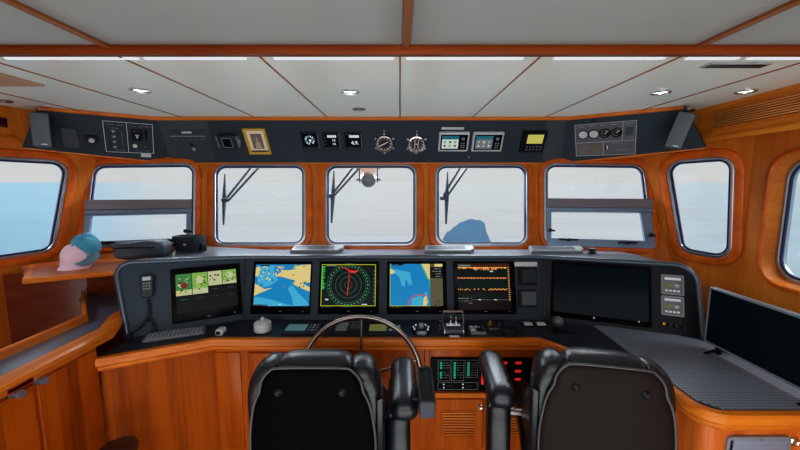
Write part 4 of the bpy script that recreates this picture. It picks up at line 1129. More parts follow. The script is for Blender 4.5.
# soft dark bag
p = onZ(134, 258.5, -.40)
root = thing('soft_bag', Matrix.Translation(p + Vector((.0, .08, .0))) @ RZ(8), 'flat dark grey zipped soft bag lying on the console top by the caps', 'bag')
mb = MB(); mb.cushion((0, 0, .035), (.25, .12, .075), .022, n=5, puff=.012)
rr = random.Random(2)
for v in mb.bm.verts: v.co.z += .006 * math.sin(v.co.x * 26) + rr.uniform(-.001, .001); v.co.y += .005 * math.sin(v.co.x * 17 + v.co.z * 40)
mb.build('bag_body', mat('dark_nylon', (62, 72, 82), .6, bump=.5, scale=120), root, sharp=80)
mb = MB(); mb.tube([(-.12, -.058, .05), (-.05, -.063, .055), (.06, -.063, .052), (.12, -.056, .05)], .0035, 6); mb.build('zip', blk, root)
# small brass and black bits between bag and tub
p = onZ(171, 254, ZTOP + .006)
root = thing('small_fitting', Matrix.Translation(p), 'small brass and black fitting between the soft bag and the dark tub', 'fitting')
MB().lathe([(.010, 0), (.010, .02), (.006, .024), (.008, .045), (.001, .05)], 14).build('brass_stem', mat('copper_brass', (190, 120, 70), .3, .7), root)
mb = MB(); mb.box((.0, .02, .05), (.06, .02, .018), RZ(10), .004); mb.build('black_clamp', blk, root)

# ------------------------------------------------------------------ desk in front of the console
front = [(-1.29, 1.435), (-.895, 1.63), (.667, 1.63), (1.0, 1.225), (1.0, 1.12), (1.045, 1.077), (1.76, 1.077)]
def off_path(path, d):
    out = []
    P_ = [Vector(p) for p in path]
    for i, p in enumerate(P_):
        a = (P_[i] - P_[i - 1]).normalized() if i else (P_[1] - P_[0]).normalized()
        b = (P_[i + 1] - P_[i]).normalized() if i < len(P_) - 1 else a
        na, nb = Vector((a.y, -a.x)), Vector((b.y, -b.x)); n_ = (na + nb).normalized(); out.append(p + n_ * d / max(.5, n_.dot(na)))
    return out
root = thing('helm_desk_top', W(0, 1.6, ZD), 'dark desk surface in front of the console with a varnished wooden front edge', 'worktop')
desk = V2(front) + V2([(1.76, 1.9), (1.46, 1.98), (.8, 1.9), (-.85, 1.9), (-1.29, 1.70)])
mb = MB(); mb.tess(desk, [], ZD + E); mb.tess(desk, [], ZD + E - .03); mb.build('desk_surface', deskm, root, world=True)
def sweep(path, prof, name, m, parent):
    """profile of (outward, z) swept along a plan path"""
    mb = MB(); rings = [(off_path(path, o), z) for o, z in prof]; n_ = len(path); L = len(prof)
    vs = [(p.x, p.y, z + E) for r, z in rings for p in r]
    fs = [[j * n_ + k, j * n_ + k + 1, ((j + 1) % L) * n_ + k + 1, ((j + 1) % L) * n_ + k] for j in range(L) for k in range(n_ - 1)]
    fs += [[j * n_ for j in range(L)], [j * n_ + n_ - 1 for j in range(L)]]
    mb.add(vs, fs); return mb.build(name, m, parent, world=True, sharp=30)
front_r = V2(front[:4]) + [ _arc(Vector((1.0, 1.14)), Vector((1.0, 1.077)), Vector((1.063, 1.077)), k / 6) for k in range(7)] + V2([(1.76, 1.077)])
nose = [(0, ZD + .001), (.012, ZD + .004), (.026, ZD + .001), (.032, ZD - .010), (.032, ZD - .028), (.026, ZD - .034), (.022, ZD - .040), (.024, ZD - .048), (.020, ZD - .056), (0, ZD - .056)]
sweep(front_r, nose, 'wooden_edge', wx, root)
# ribbed rubber mat on the right
def rubber_mat():
    m = bpy.data.materials.new('grey_ribbed_rubber'); m.use_nodes = True; nt = m.node_tree; N = nt.nodes; L = nt.links
    b = N['Principled BSDF']; b.inputs['Roughness'].default_value = .42
    tc = N.new('ShaderNodeTexCoord'); mp = N.new('ShaderNodeMapping'); mp.inputs['Rotation'].default_value = (0, 0, .785); L.new(tc.outputs['Object'], mp.inputs[0])
    ck = N.new('ShaderNodeTexChecker'); ck.inputs['Scale'].default_value = 95; L.new(mp.outputs[0], ck.inputs[0])
    r = N.new('ShaderNodeMix'); r.data_type = 'RGBA'; r.inputs[6].default_value = lin((92, 97, 106)); r.inputs[7].default_value = lin((126, 132, 142)); L.new(ck.outputs['Fac'], r.inputs[0]); L.new(r.outputs[2], b.inputs['Base Color'])
    bp = N.new('ShaderNodeBump'); bp.inputs['Distance'].default_value = .003; bp.inputs['Strength'].default_value = .6; L.new(ck.outputs['Fac'], bp.inputs['Height']); L.new(bp.outputs[0], b.inputs['Normal'])
    return m
P = lambda x, y: (onZ(x, y, ZD).x, onZ(x, y, ZD).y)
slab('rubber_mat', [P(593, 326), P(655, 331), P(700, 341), (1.43, 1.55), (1.74, 1.55), (1.74, 1.080), (1.06, 1.080), (1.008, 1.13), (1.004, 1.225), P(640, 361)], ZD + .0005, ZD + .005, rubber_mat(), .002,
     label='grey ribbed rubber mat covering the desk at the right', cat='mat')

# cabinet below the desk
root = thing('helm_cabinet', W(-.1, 1.66, -E), 'wooden cabinet front under the desk with louvred doors behind the chairs', 'cabinet')
face_path = off_path(front_r, -.018)
mb = MB(); n_ = len(face_path)
cp = face_path[1:-0 or None]
mb.add([(p.x, p.y, E + ZD - .03) for p in face_path[:4]] + [(p.x, p.y, .0) for p in face_path[:4]], [[k, k + 1, 4 + k + 1, 4 + k] for k in range(1, 3)])
mb.build('front_board', wz, root, world=True)
mb = MB(); mb.add([(p.x, p.y, E + ZD - .03) for p in face_path[:2]] + [(p.x, p.y, .0) for p in face_path[:2]], [[0, 1, 3, 2]]); mb.build('left_angled_board', wpanel, root, world=True)
yf = 1.648
Sf = Surf(Vector((0, yf, E)), (1, 0, 0), (0, -1, 0))
def fr(x0, y0, x1, y1): a, b = Sf.uv(x0, y0), Sf.uv(x1, y1); return a.x, b.y, b.x, a.y
def door(x0, y0, x1, y1, knob=None, louv=None, parent=root):
    u0, v0, u1, v1 = fr(x0, y0, x1, y1)
    q = V2([(u0, v0), (u1, v0), (u1, v1), (u0, v1)])
    d = MB().plate(q, [(0, 0), (0, .010), (-.003, .013)], Sf.M()).build('door', wz, parent, world=True)
    def sub(mb, nm, m): return mb.build(nm, m, d, world=True)
    if louv:
        a0, c0_, a1, c1_ = fr(*louv); mb = MB()
        qq = V2([(a0, c0_), (a1, c0_), (a1, c1_), (a0, c1_)])
        mb.ring(qq, .001, [(.008, .013), (.006, .017), (0, .017), (-.001, .013)], Sf.M(), n=1); sub(mb, 'louvre_frame', wz)
        mb = MB(); k = 9
        for i in range(k): mb.box(((a0 + a1) / 2, c0_ + (i + .5) * (c1_ - c0_) / k, .015), (a1 - a0, (c1_ - c0_) / k * .62, .006), Sf.M(), .001)
        o = sub(mb, 'louvres', wx)
        MB_ = MB(); MB_.box(((a0 + a1) / 2, (c0_ + c1_) / 2, .0135), (a1 - a0, c1_ - c0_, .001), Sf.M()); sub(MB_, 'louvre_backing', wgroove)
    if knob:
        p = Sf.uv(*knob); mb = MB(); mb.lathe([(.011, .013), (.011, .016), (.004, .017), (.004, .026), (.009, .032), (.008, .038), (.001, .040)], 18, Sf.M(p.x, p.y)); sub(mb, 'knob', chrome)
ROOTM_door = None
door(405, 398, 481, 447, (479.5, 404.5), (442, 410, 474, 434))
door(484, 398, 560, 447, None, (489, 410, 520, 434))
door(326, 398, 402, 447, None, (379, 410, 410 - 12, 434))
door(249, 352, 323, 447)
mb = MB(); a0, c0_, a1, c1_ = fr(215, 352, 245.5, 447); mb.plate(V2([(a0, c0_), (a1, c0_), (a1, c1_), (a0, c1_)]), [(0, 0), (0, .006), (-.003, .008)], Sf.M()); mb.build('side_panel', wz, root, world=True)
def rail(x0, y0, x1, y1, m, nm='rail'):
    a0, c0_, a1, c1_ = fr(x0, y0, x1, y1); MB().plate(V2([(a0, c0_), (a1, c0_), (a1, c1_), (a0, c1_)]), [(0, 0), (0, .014), (-.003, .017)], Sf.M()).build(nm, m, root, world=True)
rail(326, 391.5, 539, 396.5, wx); rail(533.5, 348, 539, 391, wz, 'stile'); rail(424.5, 348, 429, 391, wz, 'stile')
# right angled part and right end of the cabinet
mb = MB(); fp = face_path
mb.add([(p.x, p.y, E + ZD - .03) for p in fp[2:]] + [(p.x, p.y, 0) for p in fp[2:]], [[k, k + 1, len(fp) - 2 + k + 1, len(fp) - 2 + k] for k in range(len(fp) - 3)])
mb.build('right_board', wood('teak_right_end', (170, 76, 26), (220, 124, 54), 'Z'), root, world=True, sharp=60)

# alarm panels on the cabinet face
M, w_, h_ = Sf.rect(430.5, 357, 531, 390)
root = thing('alarm_panel', M @ T(0, 0, .0), 'black alarm panel with green lamps and red digits under the desk edge', 'alarm panel')
MB().plate(fillet(rectp(w_, h_), .004), [(0, .001), (0, .010), (-.003, .013)]).build('housing', glossblk, root)
c = Cv(w_, h_, .013)
for i in range(3):
    u = .07 + i * .135; c.frame(u, .32 if i < 2 else .42, u + .122, .95, .0016, grey, 1)
    for j in range(7):
        if j == 3 and i == 0: continue
        v = .86 - j * .072; 
        if i == 2 and v < .5: continue
        c.rect(u + .02, v - .03, u + .042, v + .025, greenl, 1); c.dashes(u + .055, v, u + .112, .006, lgrey, 1, j + i * 9, .05)
c.frame(.07, .06, .465, .28, .0018, grey, 1)
for u in (.13, .32): c.disc(u, .22, .004, whitel, 1, 10); c.disc(u, .12, .004, whitel, 1, 10); c.dashes(u + .03, .17, u + .1, .005, grey, 1, 3)
c.line(.48, .04, .48, .97, .002, blk2, 1)
for j in range(6): c.rect(.50, .22 + j * .072, .525, .28 + j * .072, redl, 1); c.dashes(.535, .25 + j * .072, .58, .005, lgrey, 1, j, .05)
for j in range(4):
    v = .86 - j * .245
    for u in (.72, .86):
        c.text('888', u, v, .020, redl, 2, .0002); c.dashes(u - .05, v - .1, u + .06, .005, grey, 1, j + int(u * 50), .05)
c.build('face', root)

# AC vent on the right front
yr = 1.077 + .018 - .004
Sr2 = Surf(Vector((1.3, fp[-1].y, E)), (1, 0, 0), (0, -1, 0))
M, w_, h_ = Sr2.rect(724, 435, 787, 470)
root = thing('air_conditioning_grille', M, 'silver louvred air outlet with rounded frame at the lower right corner', 'air vent')
MB().ring(rectp(w_ - .018, h_ - .018), .008, [(.009, .001), (.009, .008), (.007, .010), (.001, .010), (0, .008), (0, .002)], n=5).build('outlet_frame', grey, root)
MB().box((0, 0, .002), (w_ - .018, h_ - .018, .002)).build('dark_duct', blk, root)
for i in range(7): MB().box((0, 0, 0), (w_ - .03, .0150, .003), T(.004, h_ / 2 - .018 - i * .0145, .008) @ RX(-28), .001).build('blade', mat('blue_silver_blade', (150, 165, 190), .35, .3) if 'blue_silver_blade' not in bpy.data.materials else bpy.data.materials['blue_silver_blade'], root)
MB().lathe([(.003, 0), (.003, .001), (.001, .0015)], 10, T(0, h_ / 2 - .007, .014)).build('screw', steel, root)
p = Sr2.uv(793, 441)
root = thing('chrome_lock', Sr2.M(p.x, p.y), 'round chrome lock right of the silver air outlet', 'lock')
MB().lathe([(.016, 0), (.016, .005), (.012, .009), (.009, .006), (.001, .006)], 24).build('lock_rim', chrome, root)

# ------------------------------------------------------------------ left counter and cabinet
root = thing('side_counter_top', W(-1.4, 1.3, ZC), 'dark side counter strip with a thick varnished wooden edge, left of the desk', 'worktop')
cpoly = V2([(-1.47, BACK), (-1.30, BACK), (-1.30, 1.52), (-1.335, 1.60), (-1.35, 1.62), (-1.385, 1.72), (-1.40, 2.04), (-1.80, 2.04), (-1.80, 1.93), (-1.47, 1.59)])
mb = MB(); mb.prism(cpoly, ZC + E - .02, ZC + E); mb.build('counter_surface', mat('counter_blue_grey', (84, 92, 108), .3, coat=.2), root, world=True)
lpath = V2([(-1.30, BACK), (-1.30, 1.50), (-1.38, 1.66), (-1.385, 1.76)])
noseL = [(-.02, ZC), (-.02, ZC + .008), (.0, ZC + .010), (.026, ZC + .006), (.036, ZC - .003), (.037, ZC - .018), (.032, ZC - .022), (.028, ZC - .024), (.030, ZC - .028), (.030, ZC - .038), (.026, ZC - .043), (.016, ZC - .046), (-.02, ZC - .046)]
sweep(lpath, noseL, 'wooden_edge', wy, root)
sweep(V2([(-1.795, 1.955), (-1.465, 1.592), (-1.465, BACK)]), [(-.010, ZC - .5), (-.010, ZC + .028), (-.006, ZC + .034), (.006, ZC + .034), (.010, ZC + .028), (.010, ZC - .5)], 'coaming', wy, root)
root = thing('side_cabinet', W(-1.3, .9, -E), 'varnished wooden side cabinet with two doors at the left', 'cabinet')
Xs = -1.285
mb = MB(); mb.add([(Xs, BACK, 0), (Xs, 1.43, 0), (Xs, 1.43, E + ZC - .04), (Xs, BACK, E + ZC - .04)], [[0, 1, 2, 3]]); mb.build('cabinet_side', wz, root, world=True)
Sx = Surf(Vector((Xs, 0, E)), (0, 1, 0), (1, 0, 0))
knob_m = mat('dull_pewter', (112, 108, 116), .25, .3)
def sdoor(y0, y1, ky, lb):
    q = V2([(y0, -1.62), (y1, -1.62), (y1, ZC - .055), (y0, ZC - .055)])
    d = MB().plate(q, [(0, 0), (0, .006), (-.003, .009)], Sx.M()).build('door', wpanel, root, world=True)
    MB().lathe([(.015, .009), (.015, .012), (.005, .013), (.005, .026), (.014, .032), (.013, .040), (.001, .042)], 20, Sx.M(*ky)).build('knob', knob_m, d, world=True)
k1, k2 = Sx.uv(19.5, 394, .03), Sx.uv(43.5, 380.5, .03)
sdoor(1.175, 1.42, k2, ''); sdoor(.72, 1.162, k1, '')
mb = MB(); a = Sx.uv(21, 386, .015); c = Cv(.085, .020, .0); 
M = Sx.M(a.x, a.y, .012)
MB().box((0, 0, 0), (.085, .020, .006), bev=.002).build('red_label', redm, None, M, label='small red plastic tag above the knob of the nearer left cabinet door', cat='tag')
# wood return under the counter nose end
# shelf in the left corner
shelf = V2([(-1.79, 1.655), (-1.50, 1.81), (-1.36, 1.88), (-1.36, 2.06), (-1.44, 2.15), (-2.0, 2.04), (-2.10, 1.93)])
root = thing('corner_shelf', W(-1.8, 1.9, -.46), 'varnished wooden corner shelf under the left windows, holding two caps', 'shelf')
MB().prism(shelf, E - .480, E - .46, None, .004).build('shelf_board', wood('shelf_red_teak', (138, 62, 24), (186, 100, 52), 'X'), root, world=True)
sweep(V2([(-2.06, 1.94), (-1.793, 1.65), (-1.50, 1.805), (-1.37, 1.873)]), [(-.02, -.459), (.002, -.458), (.006, -.462), (.006, -.476), (.002, -.484), (-.02, -.484)], 'front_lip', wx, root)
# dark panel below the shelf, closing the recess
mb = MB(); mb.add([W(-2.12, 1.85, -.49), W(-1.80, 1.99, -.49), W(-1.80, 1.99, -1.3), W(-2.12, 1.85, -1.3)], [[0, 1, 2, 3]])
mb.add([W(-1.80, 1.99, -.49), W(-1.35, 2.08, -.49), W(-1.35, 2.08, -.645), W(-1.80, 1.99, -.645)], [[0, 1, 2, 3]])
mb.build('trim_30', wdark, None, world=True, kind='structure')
# ------------------------------------------------------------------ flat monitor standing on the rubber mat
p0, p1 = W(1.36, 1.515, -.705), W(1.372, 1.00, -.705)
Sv = Surf(p0, p1 - p0, (p1 - p0).cross(Vector((0, 0, 1))))
h_ = .25; w_ = (p1 - p0).length
root = thing('desktop_monitor', Sv.M(w_ / 2, 0, 0), 'large switched-off flat monitor with grey edge standing on the mat at the right wall', 'monitor')
MB().box((0, h_ / 2, -.014), (w_, h_, .024), bev=.004).build('monitor_back', grey, root)
MB().ring(rectp(w_ - .016, h_ - .016, 0, h_ / 2), .002, [(.008, -.004), (.008, .003), (.005, .005), (0, .004), (0, .0)], n=2).build('bezel', mat('monitor_edge', (110, 118, 128), .3), root)
MB().box((0, h_ / 2, .0), (w_ - .014, h_ - .014, .002)).build('screen', screen_off, root)
for x in (-w_ / 2 + .06, w_ / 2 - .10):
    mb = MB(); mb.box((x, -.015, -.01), (.022, .045, .015), bev=.003); mb.tube([(x, -.028, .05), (x, -.020, .02), (x, -.012, -.01), (x, -.022, -.05), (x, -.029, -.07)], .006, 8); mb.build('foot', blk, root)

# keyboard on the desk
a = onZ(143, 341, ZD + .02); b = onZ(206, 332, ZD + .02); d = (b - a); ang = math.atan2(d.y, d.x); Lk = d.length
c_ = (onZ(139, 344, ZD) + onZ(207, 334.5, ZD) + onZ(204, 328.5, ZD) + onZ(150, 337, ZD)) / 4
root = thing('keyboard', Matrix.Translation(Vector((c_.x, c_.y, E + ZD))) @ Matrix.Rotation(ang, 4, 'Z'), 'slim grey keyboard on the desk below the camera picture monitor', 'keyboard')
MB().box((0, 0, .008), (Lk, .085, .014), bev=.004).build('keyboard_body', mat('keyboard_grey', (104, 110, 118), .4), root)
for j in range(4):
    n_ = 14
    for i in range(n_):
        MB().box(((i - (n_ - 1) / 2) * (Lk - .02) / n_, (j - 1.5) * .0195, .0165), ((Lk - .02) / n_ * .8, .0155, .005), bev=.0015).build('key', grey, root)
# small silver gadget
p = onZ(219, 336, ZD)
root = thing('trackball', Matrix.Translation(p + Vector((0, .02, 0))), 'small silver hooded gadget on the desk right of the keyboard', 'gadget')
MB().cushion((0, 0, .016), (.038, .055, .032), .012, n=3).build('gadget_body', lgrey, root)
MB().box((0, -.027, .018), (.022, .006, .016), bev=.003).build('dark_opening', blk, root)
# glass jar with lid
p = onZ(259.5, 335, ZD)
root = thing('glass_jar', Matrix.Translation(p + Vector((0, .045, 0))), 'small clear glass bowl with a knobbed lid on the desk left of the radar screen', 'jar')
jar_m = mat('frosted_clear_glass', (226, 228, 234), .12, var=.04, scale=60); jar_m.node_tree.nodes['Principled BSDF'].inputs['Transmission Weight'].default_value = .35
MB().lathe([(.001, 0), (.036, 0), (.043, .006), (.044, .034), (.041, .038)], 10).build('jar_body', jar_m, root)
MB().lathe([(.043, .038), (.042, .045), (.030, .055), (.010, .058), (.007, .063), (.010, .068), (.006, .073), (.001, .074)], 16).build('jar_lid', jar_m, root)
MB().box((0, -.004, .022), (.022, .03, .03), bev=.004).build('contents', mat('tan_contents', (170, 120, 84), .6), root)

# flush panels on the desk
def desk_M(px, py, yaw=0, lift=0): 
    p = onZ(px, py, ZD); return Matrix.Translation(p + Vector((0, 0, lift))) @ RZ(yaw)
def desk_panel(x0, x1, y0, y1, lb, cat, scr, m=None, name='desk_control_unit'):
    a, b, c, d = onZ(x0, y1, ZD), onZ(x1, y1, ZD), onZ(x0, y0, ZD), onZ(x1, y0, ZD)
    w_ = (b - a).length; h_ = abs(c.y - a.y); ctr = (a + b + c + d) / 4
    root = thing(name, Matrix.Translation(ctr), lb, cat)
    MB().plate(fillet(rectp(w_, h_), .005), [(0, 0), (0, .010), (-.004, .014)]).build('housing', m or blk2, root)
    cv = Cv(w_, h_, .014); scr(cv); cv.build('face', root); return root, w_, h_
def s1(c):
    c.rect(.06, .2, .62, .85, lcd_t, 1); c.dashes(.1, .1, .5, .004, lgrey, 1, 2)
    for i in range(3):
        for j in range(3): c.rect(.68 + i * .1, .2 + j * .25, .74 + i * .1, .34 + j * .25, lgrey if i == 1 else grey, 1)
desk_panel(284, 321, 325.5, 335.5, 'flat autopilot unit with a teal display on the desk left of the wheel top', 'control unit', s1)
def s2(c):
    c.rect(.1, .15, .5, .85, grey, 1)
    for i in range(4):
        for j in range(4): c.rect(.14 + i * .09, .2 + j * .16, .19 + i * .09, .28 + j * .16, lgrey, 2)
    c.rect(.62, .35, .92, .9, mat('slate_square', (74, 82, 98), .35), 1); c.frame(.62, .35, .92, .9, .002, lgrey, 2)
desk_panel(333, 363, 323, 336, 'grey keypad unit with a square slate display on the desk behind the wheel top', 'control unit', s2)
def s3(c):
    c.rect(.05, .2, .55, .85, lcd_g, 1); c.frame(.05, .2, .55, .85, .003, lgrey, 2)
    for i in range(3):
        for j in range(2): c.rect(.62 + i * .12, .2 + j * .34, .7 + i * .12, .42 + j * .34, lgrey, 1)
desk_panel(367, 403, 325.5, 336, 'flat control unit with an olive display on the desk right of the wheel top spoke', 'control unit', s3)

# chrome clustered steering tiller knob
root = thing('thruster_control', desk_M(421, 331), 'round black thruster control with chrome buttons on the desk beside the throttle', 'control unit')
MB().lathe([(.001, 0), (.050, 0), (.052, .006), (.044, .014), (.034, .018), (.001, .018)], 28).build('base', blk, root)
MB().box((0, -.004, .03), (.024, .026, .03), bev=.006).build('joystick', grey, root)
for k in range(7):
    a = math.radians(-30 + k * 40); MB().lathe([(.008, .012), (.008, .020), (.005, .024), (.001, .024)], 12, T(.038 * math.cos(a), .038 * math.sin(a), 0)).build('chrome_button', chrome, root)
MB().cushion((0, -.052, .012), (.05, .02, .022), .009, n=2).build('front_bezel', grey, root)

# throttle: drum with a squared lever frame
root = thing('throttle_lever', desk_M(453, 333), 'chrome framed engine throttle on a dark drum, standing on the desk', 'throttle')
MB().cyl((-.045, 0, .012), (.045, 0, .012), .034, n=28).build('drum', mat('blue_black_drum', (34, 40, 60), .35), root)
for s_ in (-1, 1):
    MB().lathe([(.001, 0), (.036, 0), (.036, .005), (.030, .008), (.001, .008)], 24, T(s_ * .047 + (-.004 if s_ > 0 else .004), 0, .012) @ RY(90 * s_)).build('side_disc', steel, root)
    MB().tube([(s_ * .050, 0, .015), (s_ * .052, .006, .06), (s_ * .047, .012, .105)], .0045, 8).build('lever_arm', steel, root)
MB().tube([(-.049, .012, .106), (.049, .012, .106)], .006, 10).build('cross_bar', mat('grip_brown_grey', (120, 104, 100), .3, .4), root)
mb = MB()
MB().lathe([(.014, .040), (.012, .052), (.004, .058), (.0035, .080), (.006, .084), (.001, .088)], 14, T(-.012, 0, 0)).build('small_lever', chrome, root)
MB().lathe([(.014, .040), (.012, .052), (.004, .058), (.0035, .076), (.006, .08), (.001, .084)], 14, T(.014, 0, 0)).build('small_lever', chrome, root)
MB().box((0, .0, .042), (.07, .03, .014), bev=.004).build('lever_gate', lgrey, root)
MB().box((0, -.047, .004), (.05, .012, .008), bev=.002).build('name_plate', lgrey, root)
p = onZ(440, 327, ZD)
root = thing('toggle_lever', Matrix.Translation(p), 'small chrome toggle on the desk just left of the throttle', 'switch')
MB().lathe([(.008, 0), (.008, .006), (.003, .008), (.003, .03), (.005, .034), (.001, .036)], 12).build('toggle', chrome, root)

# small joystick panel
root = thing('joystick_panel', desk_M(477, 331), 'light grey joystick panel on the desk right of the throttle', 'control unit')
MB().box((0, 0, .004), (.075, .09, .008), bev=.003).build('plate', grey, root)
MB().lathe([(.018, .008), (.016, .014), (.006, .020), (.006, .035), (.013, .04), (.014, .052), (.008, .058), (.001, .058)], 18, T(.015, -.01, 0)).build('stick', blk, root)
for i in range(3): MB().box((-.024 + i * .022, .032, .010), (.014, .012, .006), bev=.002).build('key', lgrey, root)
MB().box((-.022, 0, .010), (.02, .03, .006), bev=.002).build('key_pad', lgrey, root)
# black cup-like knob
root = thing('cup_holder', desk_M(508.5, 334.5), 'round black open cup on the desk right of the joystick panel', 'cup')
MB().lathe([(.001, 0), (.036, 0), (.040, .006), (.043, .042), (.040, .044), (.036, .040), (.034, .012), (.001, .012)], 28).build('cup_body', blk2, root)
root = thing('brown_control_panel', desk_M(497, 327), 'black and brown control panel with a ring handle behind the open cup', 'control unit')
MB().box((0, 0, .005), (.10, .08, .010), bev=.003).build('plate', mat('brown_grey_plate', (92, 76, 70), .4), root)
for i in range(3): MB().lathe([(.010, .010), (.009, .024), (.005, .028), (.001, .028)], 14, T(-.034 + i * .032, .012, 0)).build('knob', [brass, blk, blk][i], root)
MB().box((-.02, -.024, .012), (.05, .012, .006), bev=.002).build('slider', blk, root)
for i, x in enumerate((527.5, 540.5)):
    root = thing('rocker_switch', desk_M(x, 325.5), ['left', 'right'][i] + ' of the two pale rocker switches on the desk below the square caps', 'switch', 'pale rocker switches on the desk')
    MB().box((0, 0, .004), (.052, .05, .008), bev=.003).build('switch_base', blk, root)
    MB().box((0, -.006, .012), (.042, .026, .008), RX(8), .003).build('rocker', lgrey, root)
    MB().box((0, .016, .010), (.04, .010, .006), None, .002).build('lamp_bar', grey, root)
root = thing('desk_lamp_ball', desk_M(557.5, 331), 'round grey lamp head on a short stem at the foot of the wide dark monitor', 'lamp')
MB().lathe([(.03, 0), (.03, .004), (.010, .008), (.006, .012), (.006, .028)], 18).build('stem', blk, root)
mb = MB(); mb.lathe([(.001, -.027)] + [(.028 * math.sin(math.pi * k / 10), -.028 * math.cos(math.pi * k / 10)) for k in range(1, 10)] + [(.001, .027)], 20, T(0, 0, .05)); mb.build('ball_head', mat('smoky_ball', (96, 102, 108), .15, .3), root)
MB().tube([(.02, -.02, .004), (.05, -.03, .004), (.075, -.035, .003)], .003, 6).build('cable', blk, root)

# ------------------------------------------------------------------ caps on the corner shelf
ZS = -.457
def cap(M, m, lb, brim_m, strap=False):
    root = thing('baseball_cap', M, lb, 'cap', 'baseball caps on the corner shelf')
    mb = MB(); prof = []; n_ = 28; vs = []; R = .082
    K_ = 9
    for j in range(K_ + 1):
        t = j / K_ * math.pi / 2
        for k in range(n_):
            a = 2 * math.pi * k / n_; r = R * math.cos(t) ** .8 * (1 + .03 * math.sin(6 * a) * math.sin(2 * t)) if j < K_ else .001
            vs.append((r * math.cos(a) * .95, r * math.sin(a) * 1.08, .012 + .105 * math.sin(t) * (1 - .06 * math.cos(3 * a))))
    fs = [[j * n_ + k, j * n_ + (k + 1) % n_, (j + 1) * n_ + (k + 1) % n_, (j + 1) * n_ + k] for j in range(K_) for k in range(n_)]
    mb.add(vs, fs); mb.build('crown', m, root, sharp=80)
    MB().lathe([(.007, .116), (.007, .119), (.001, .122)], 12).build('top_button', m, root)
    mb = MB(); vs = []; nu, nv = 14, 5
    for i in range(nu + 1):
        a = math.radians(-152 + 124 * i / nu)
        for j in range(nv + 1):
            f = j / nv; ex = .078 * math.sin(math.pi * i / nu) ** .6
            vs.append((math.cos(a) * (R * .95 + f * ex * .55), math.sin(a) * (R * 1.05 + f * ex), .014 + .014 * (1 - abs(i / nu * 2 - 1) ** 2) - .016 * f))
    fs = [[i * (nv + 1) + j, i * (nv + 1) + j + 1, (i + 1) * (nv + 1) + j + 1, (i + 1) * (nv + 1) + j] for i in range(nu) for j in range(nv)]
    mb.add(vs, fs); mb.add([(v[0], v[1], v[2] + .003) for v in vs], fs); mb.build('brim', brim_m, root, sharp=80)
    mb = MB(); mb.tube([(R * .97 * math.cos(t * .2094), R * 1.1 * math.sin(t * .2094), .014) for t in range(30)], .004, 6, closed=True); mb.build('sweatband', brim_m, root)
    if strap: MB().plate(fillet(rectp(.05, .022), .004), [(0, 0), (0, .003)], T(0, -.089, .034) @ RX(74)).build('badge_patch', mat('beige_patch', (150, 150, 140), .7), root)
    return root
pink = mat('pale_pink_cloth', (226, 196, 210), .8, bump=.3, scale=200); teal = mat('teal_blue_cloth', (70, 150, 178), .8, var=.22, scale=26, bump=.3); tealg = mat('grey_blue_cloth', (92, 122, 138), .8, bump=.3, scale=200)
p = onZ(80, 266, ZS)
cap(Matrix.Translation(p + Vector((-.022, .020, .018))) @ RZ(22) @ RX(20) @ Matrix.Scale(.92, 4), pink, 'pale pink baseball cap on the corner shelf, underneath the blue one', pink)
cap(Matrix.Translation(p + Vector((-.004, .055, .082))) @ RZ(34) @ RX(34) @ Matrix.Scale(.84, 4), teal, 'teal blue baseball cap with a grey brim lying on top of the pink cap', tealg, True)

# ------------------------------------------------------------------ steering wheel
hub = W(-.176, 1.50, -.866)
root = thing('steering_wheel', Matrix.Translation(hub) @ RX(90 - 6), 'large stainless steering wheel with five spokes between the left chair and the desk', 'steering wheel')
R = .268
MB().tube([(R * math.cos(k * math.pi / 32), R * math.sin(k * math.pi / 32), 0) for k in range(64)], .011, 14, closed=True).build('rim', steel, root)
MB().lathe([(.001, .03), (.03, .03), (.045, .02), (.05, 0), (.045, -.02), (.001, -.03)], 28).build('hub', steel, root)
for k in range(5):
    a = math.radians(89 + 72 * k); MB().tube([(.04 * math.cos(a), .04 * math.sin(a), 0), (R * .55 * math.cos(a), R * .55 * math.sin(a), .004), (R * math.cos(a), R * math.sin(a), 0)], .008, 10, rs=[.009, .007, .006]).build('spoke', brass if k in (1,4) and False else steel, root)
MB().cyl((0, 0, -.02), (0, .0, -.146), .024, .034).build('shaft', steel, root)

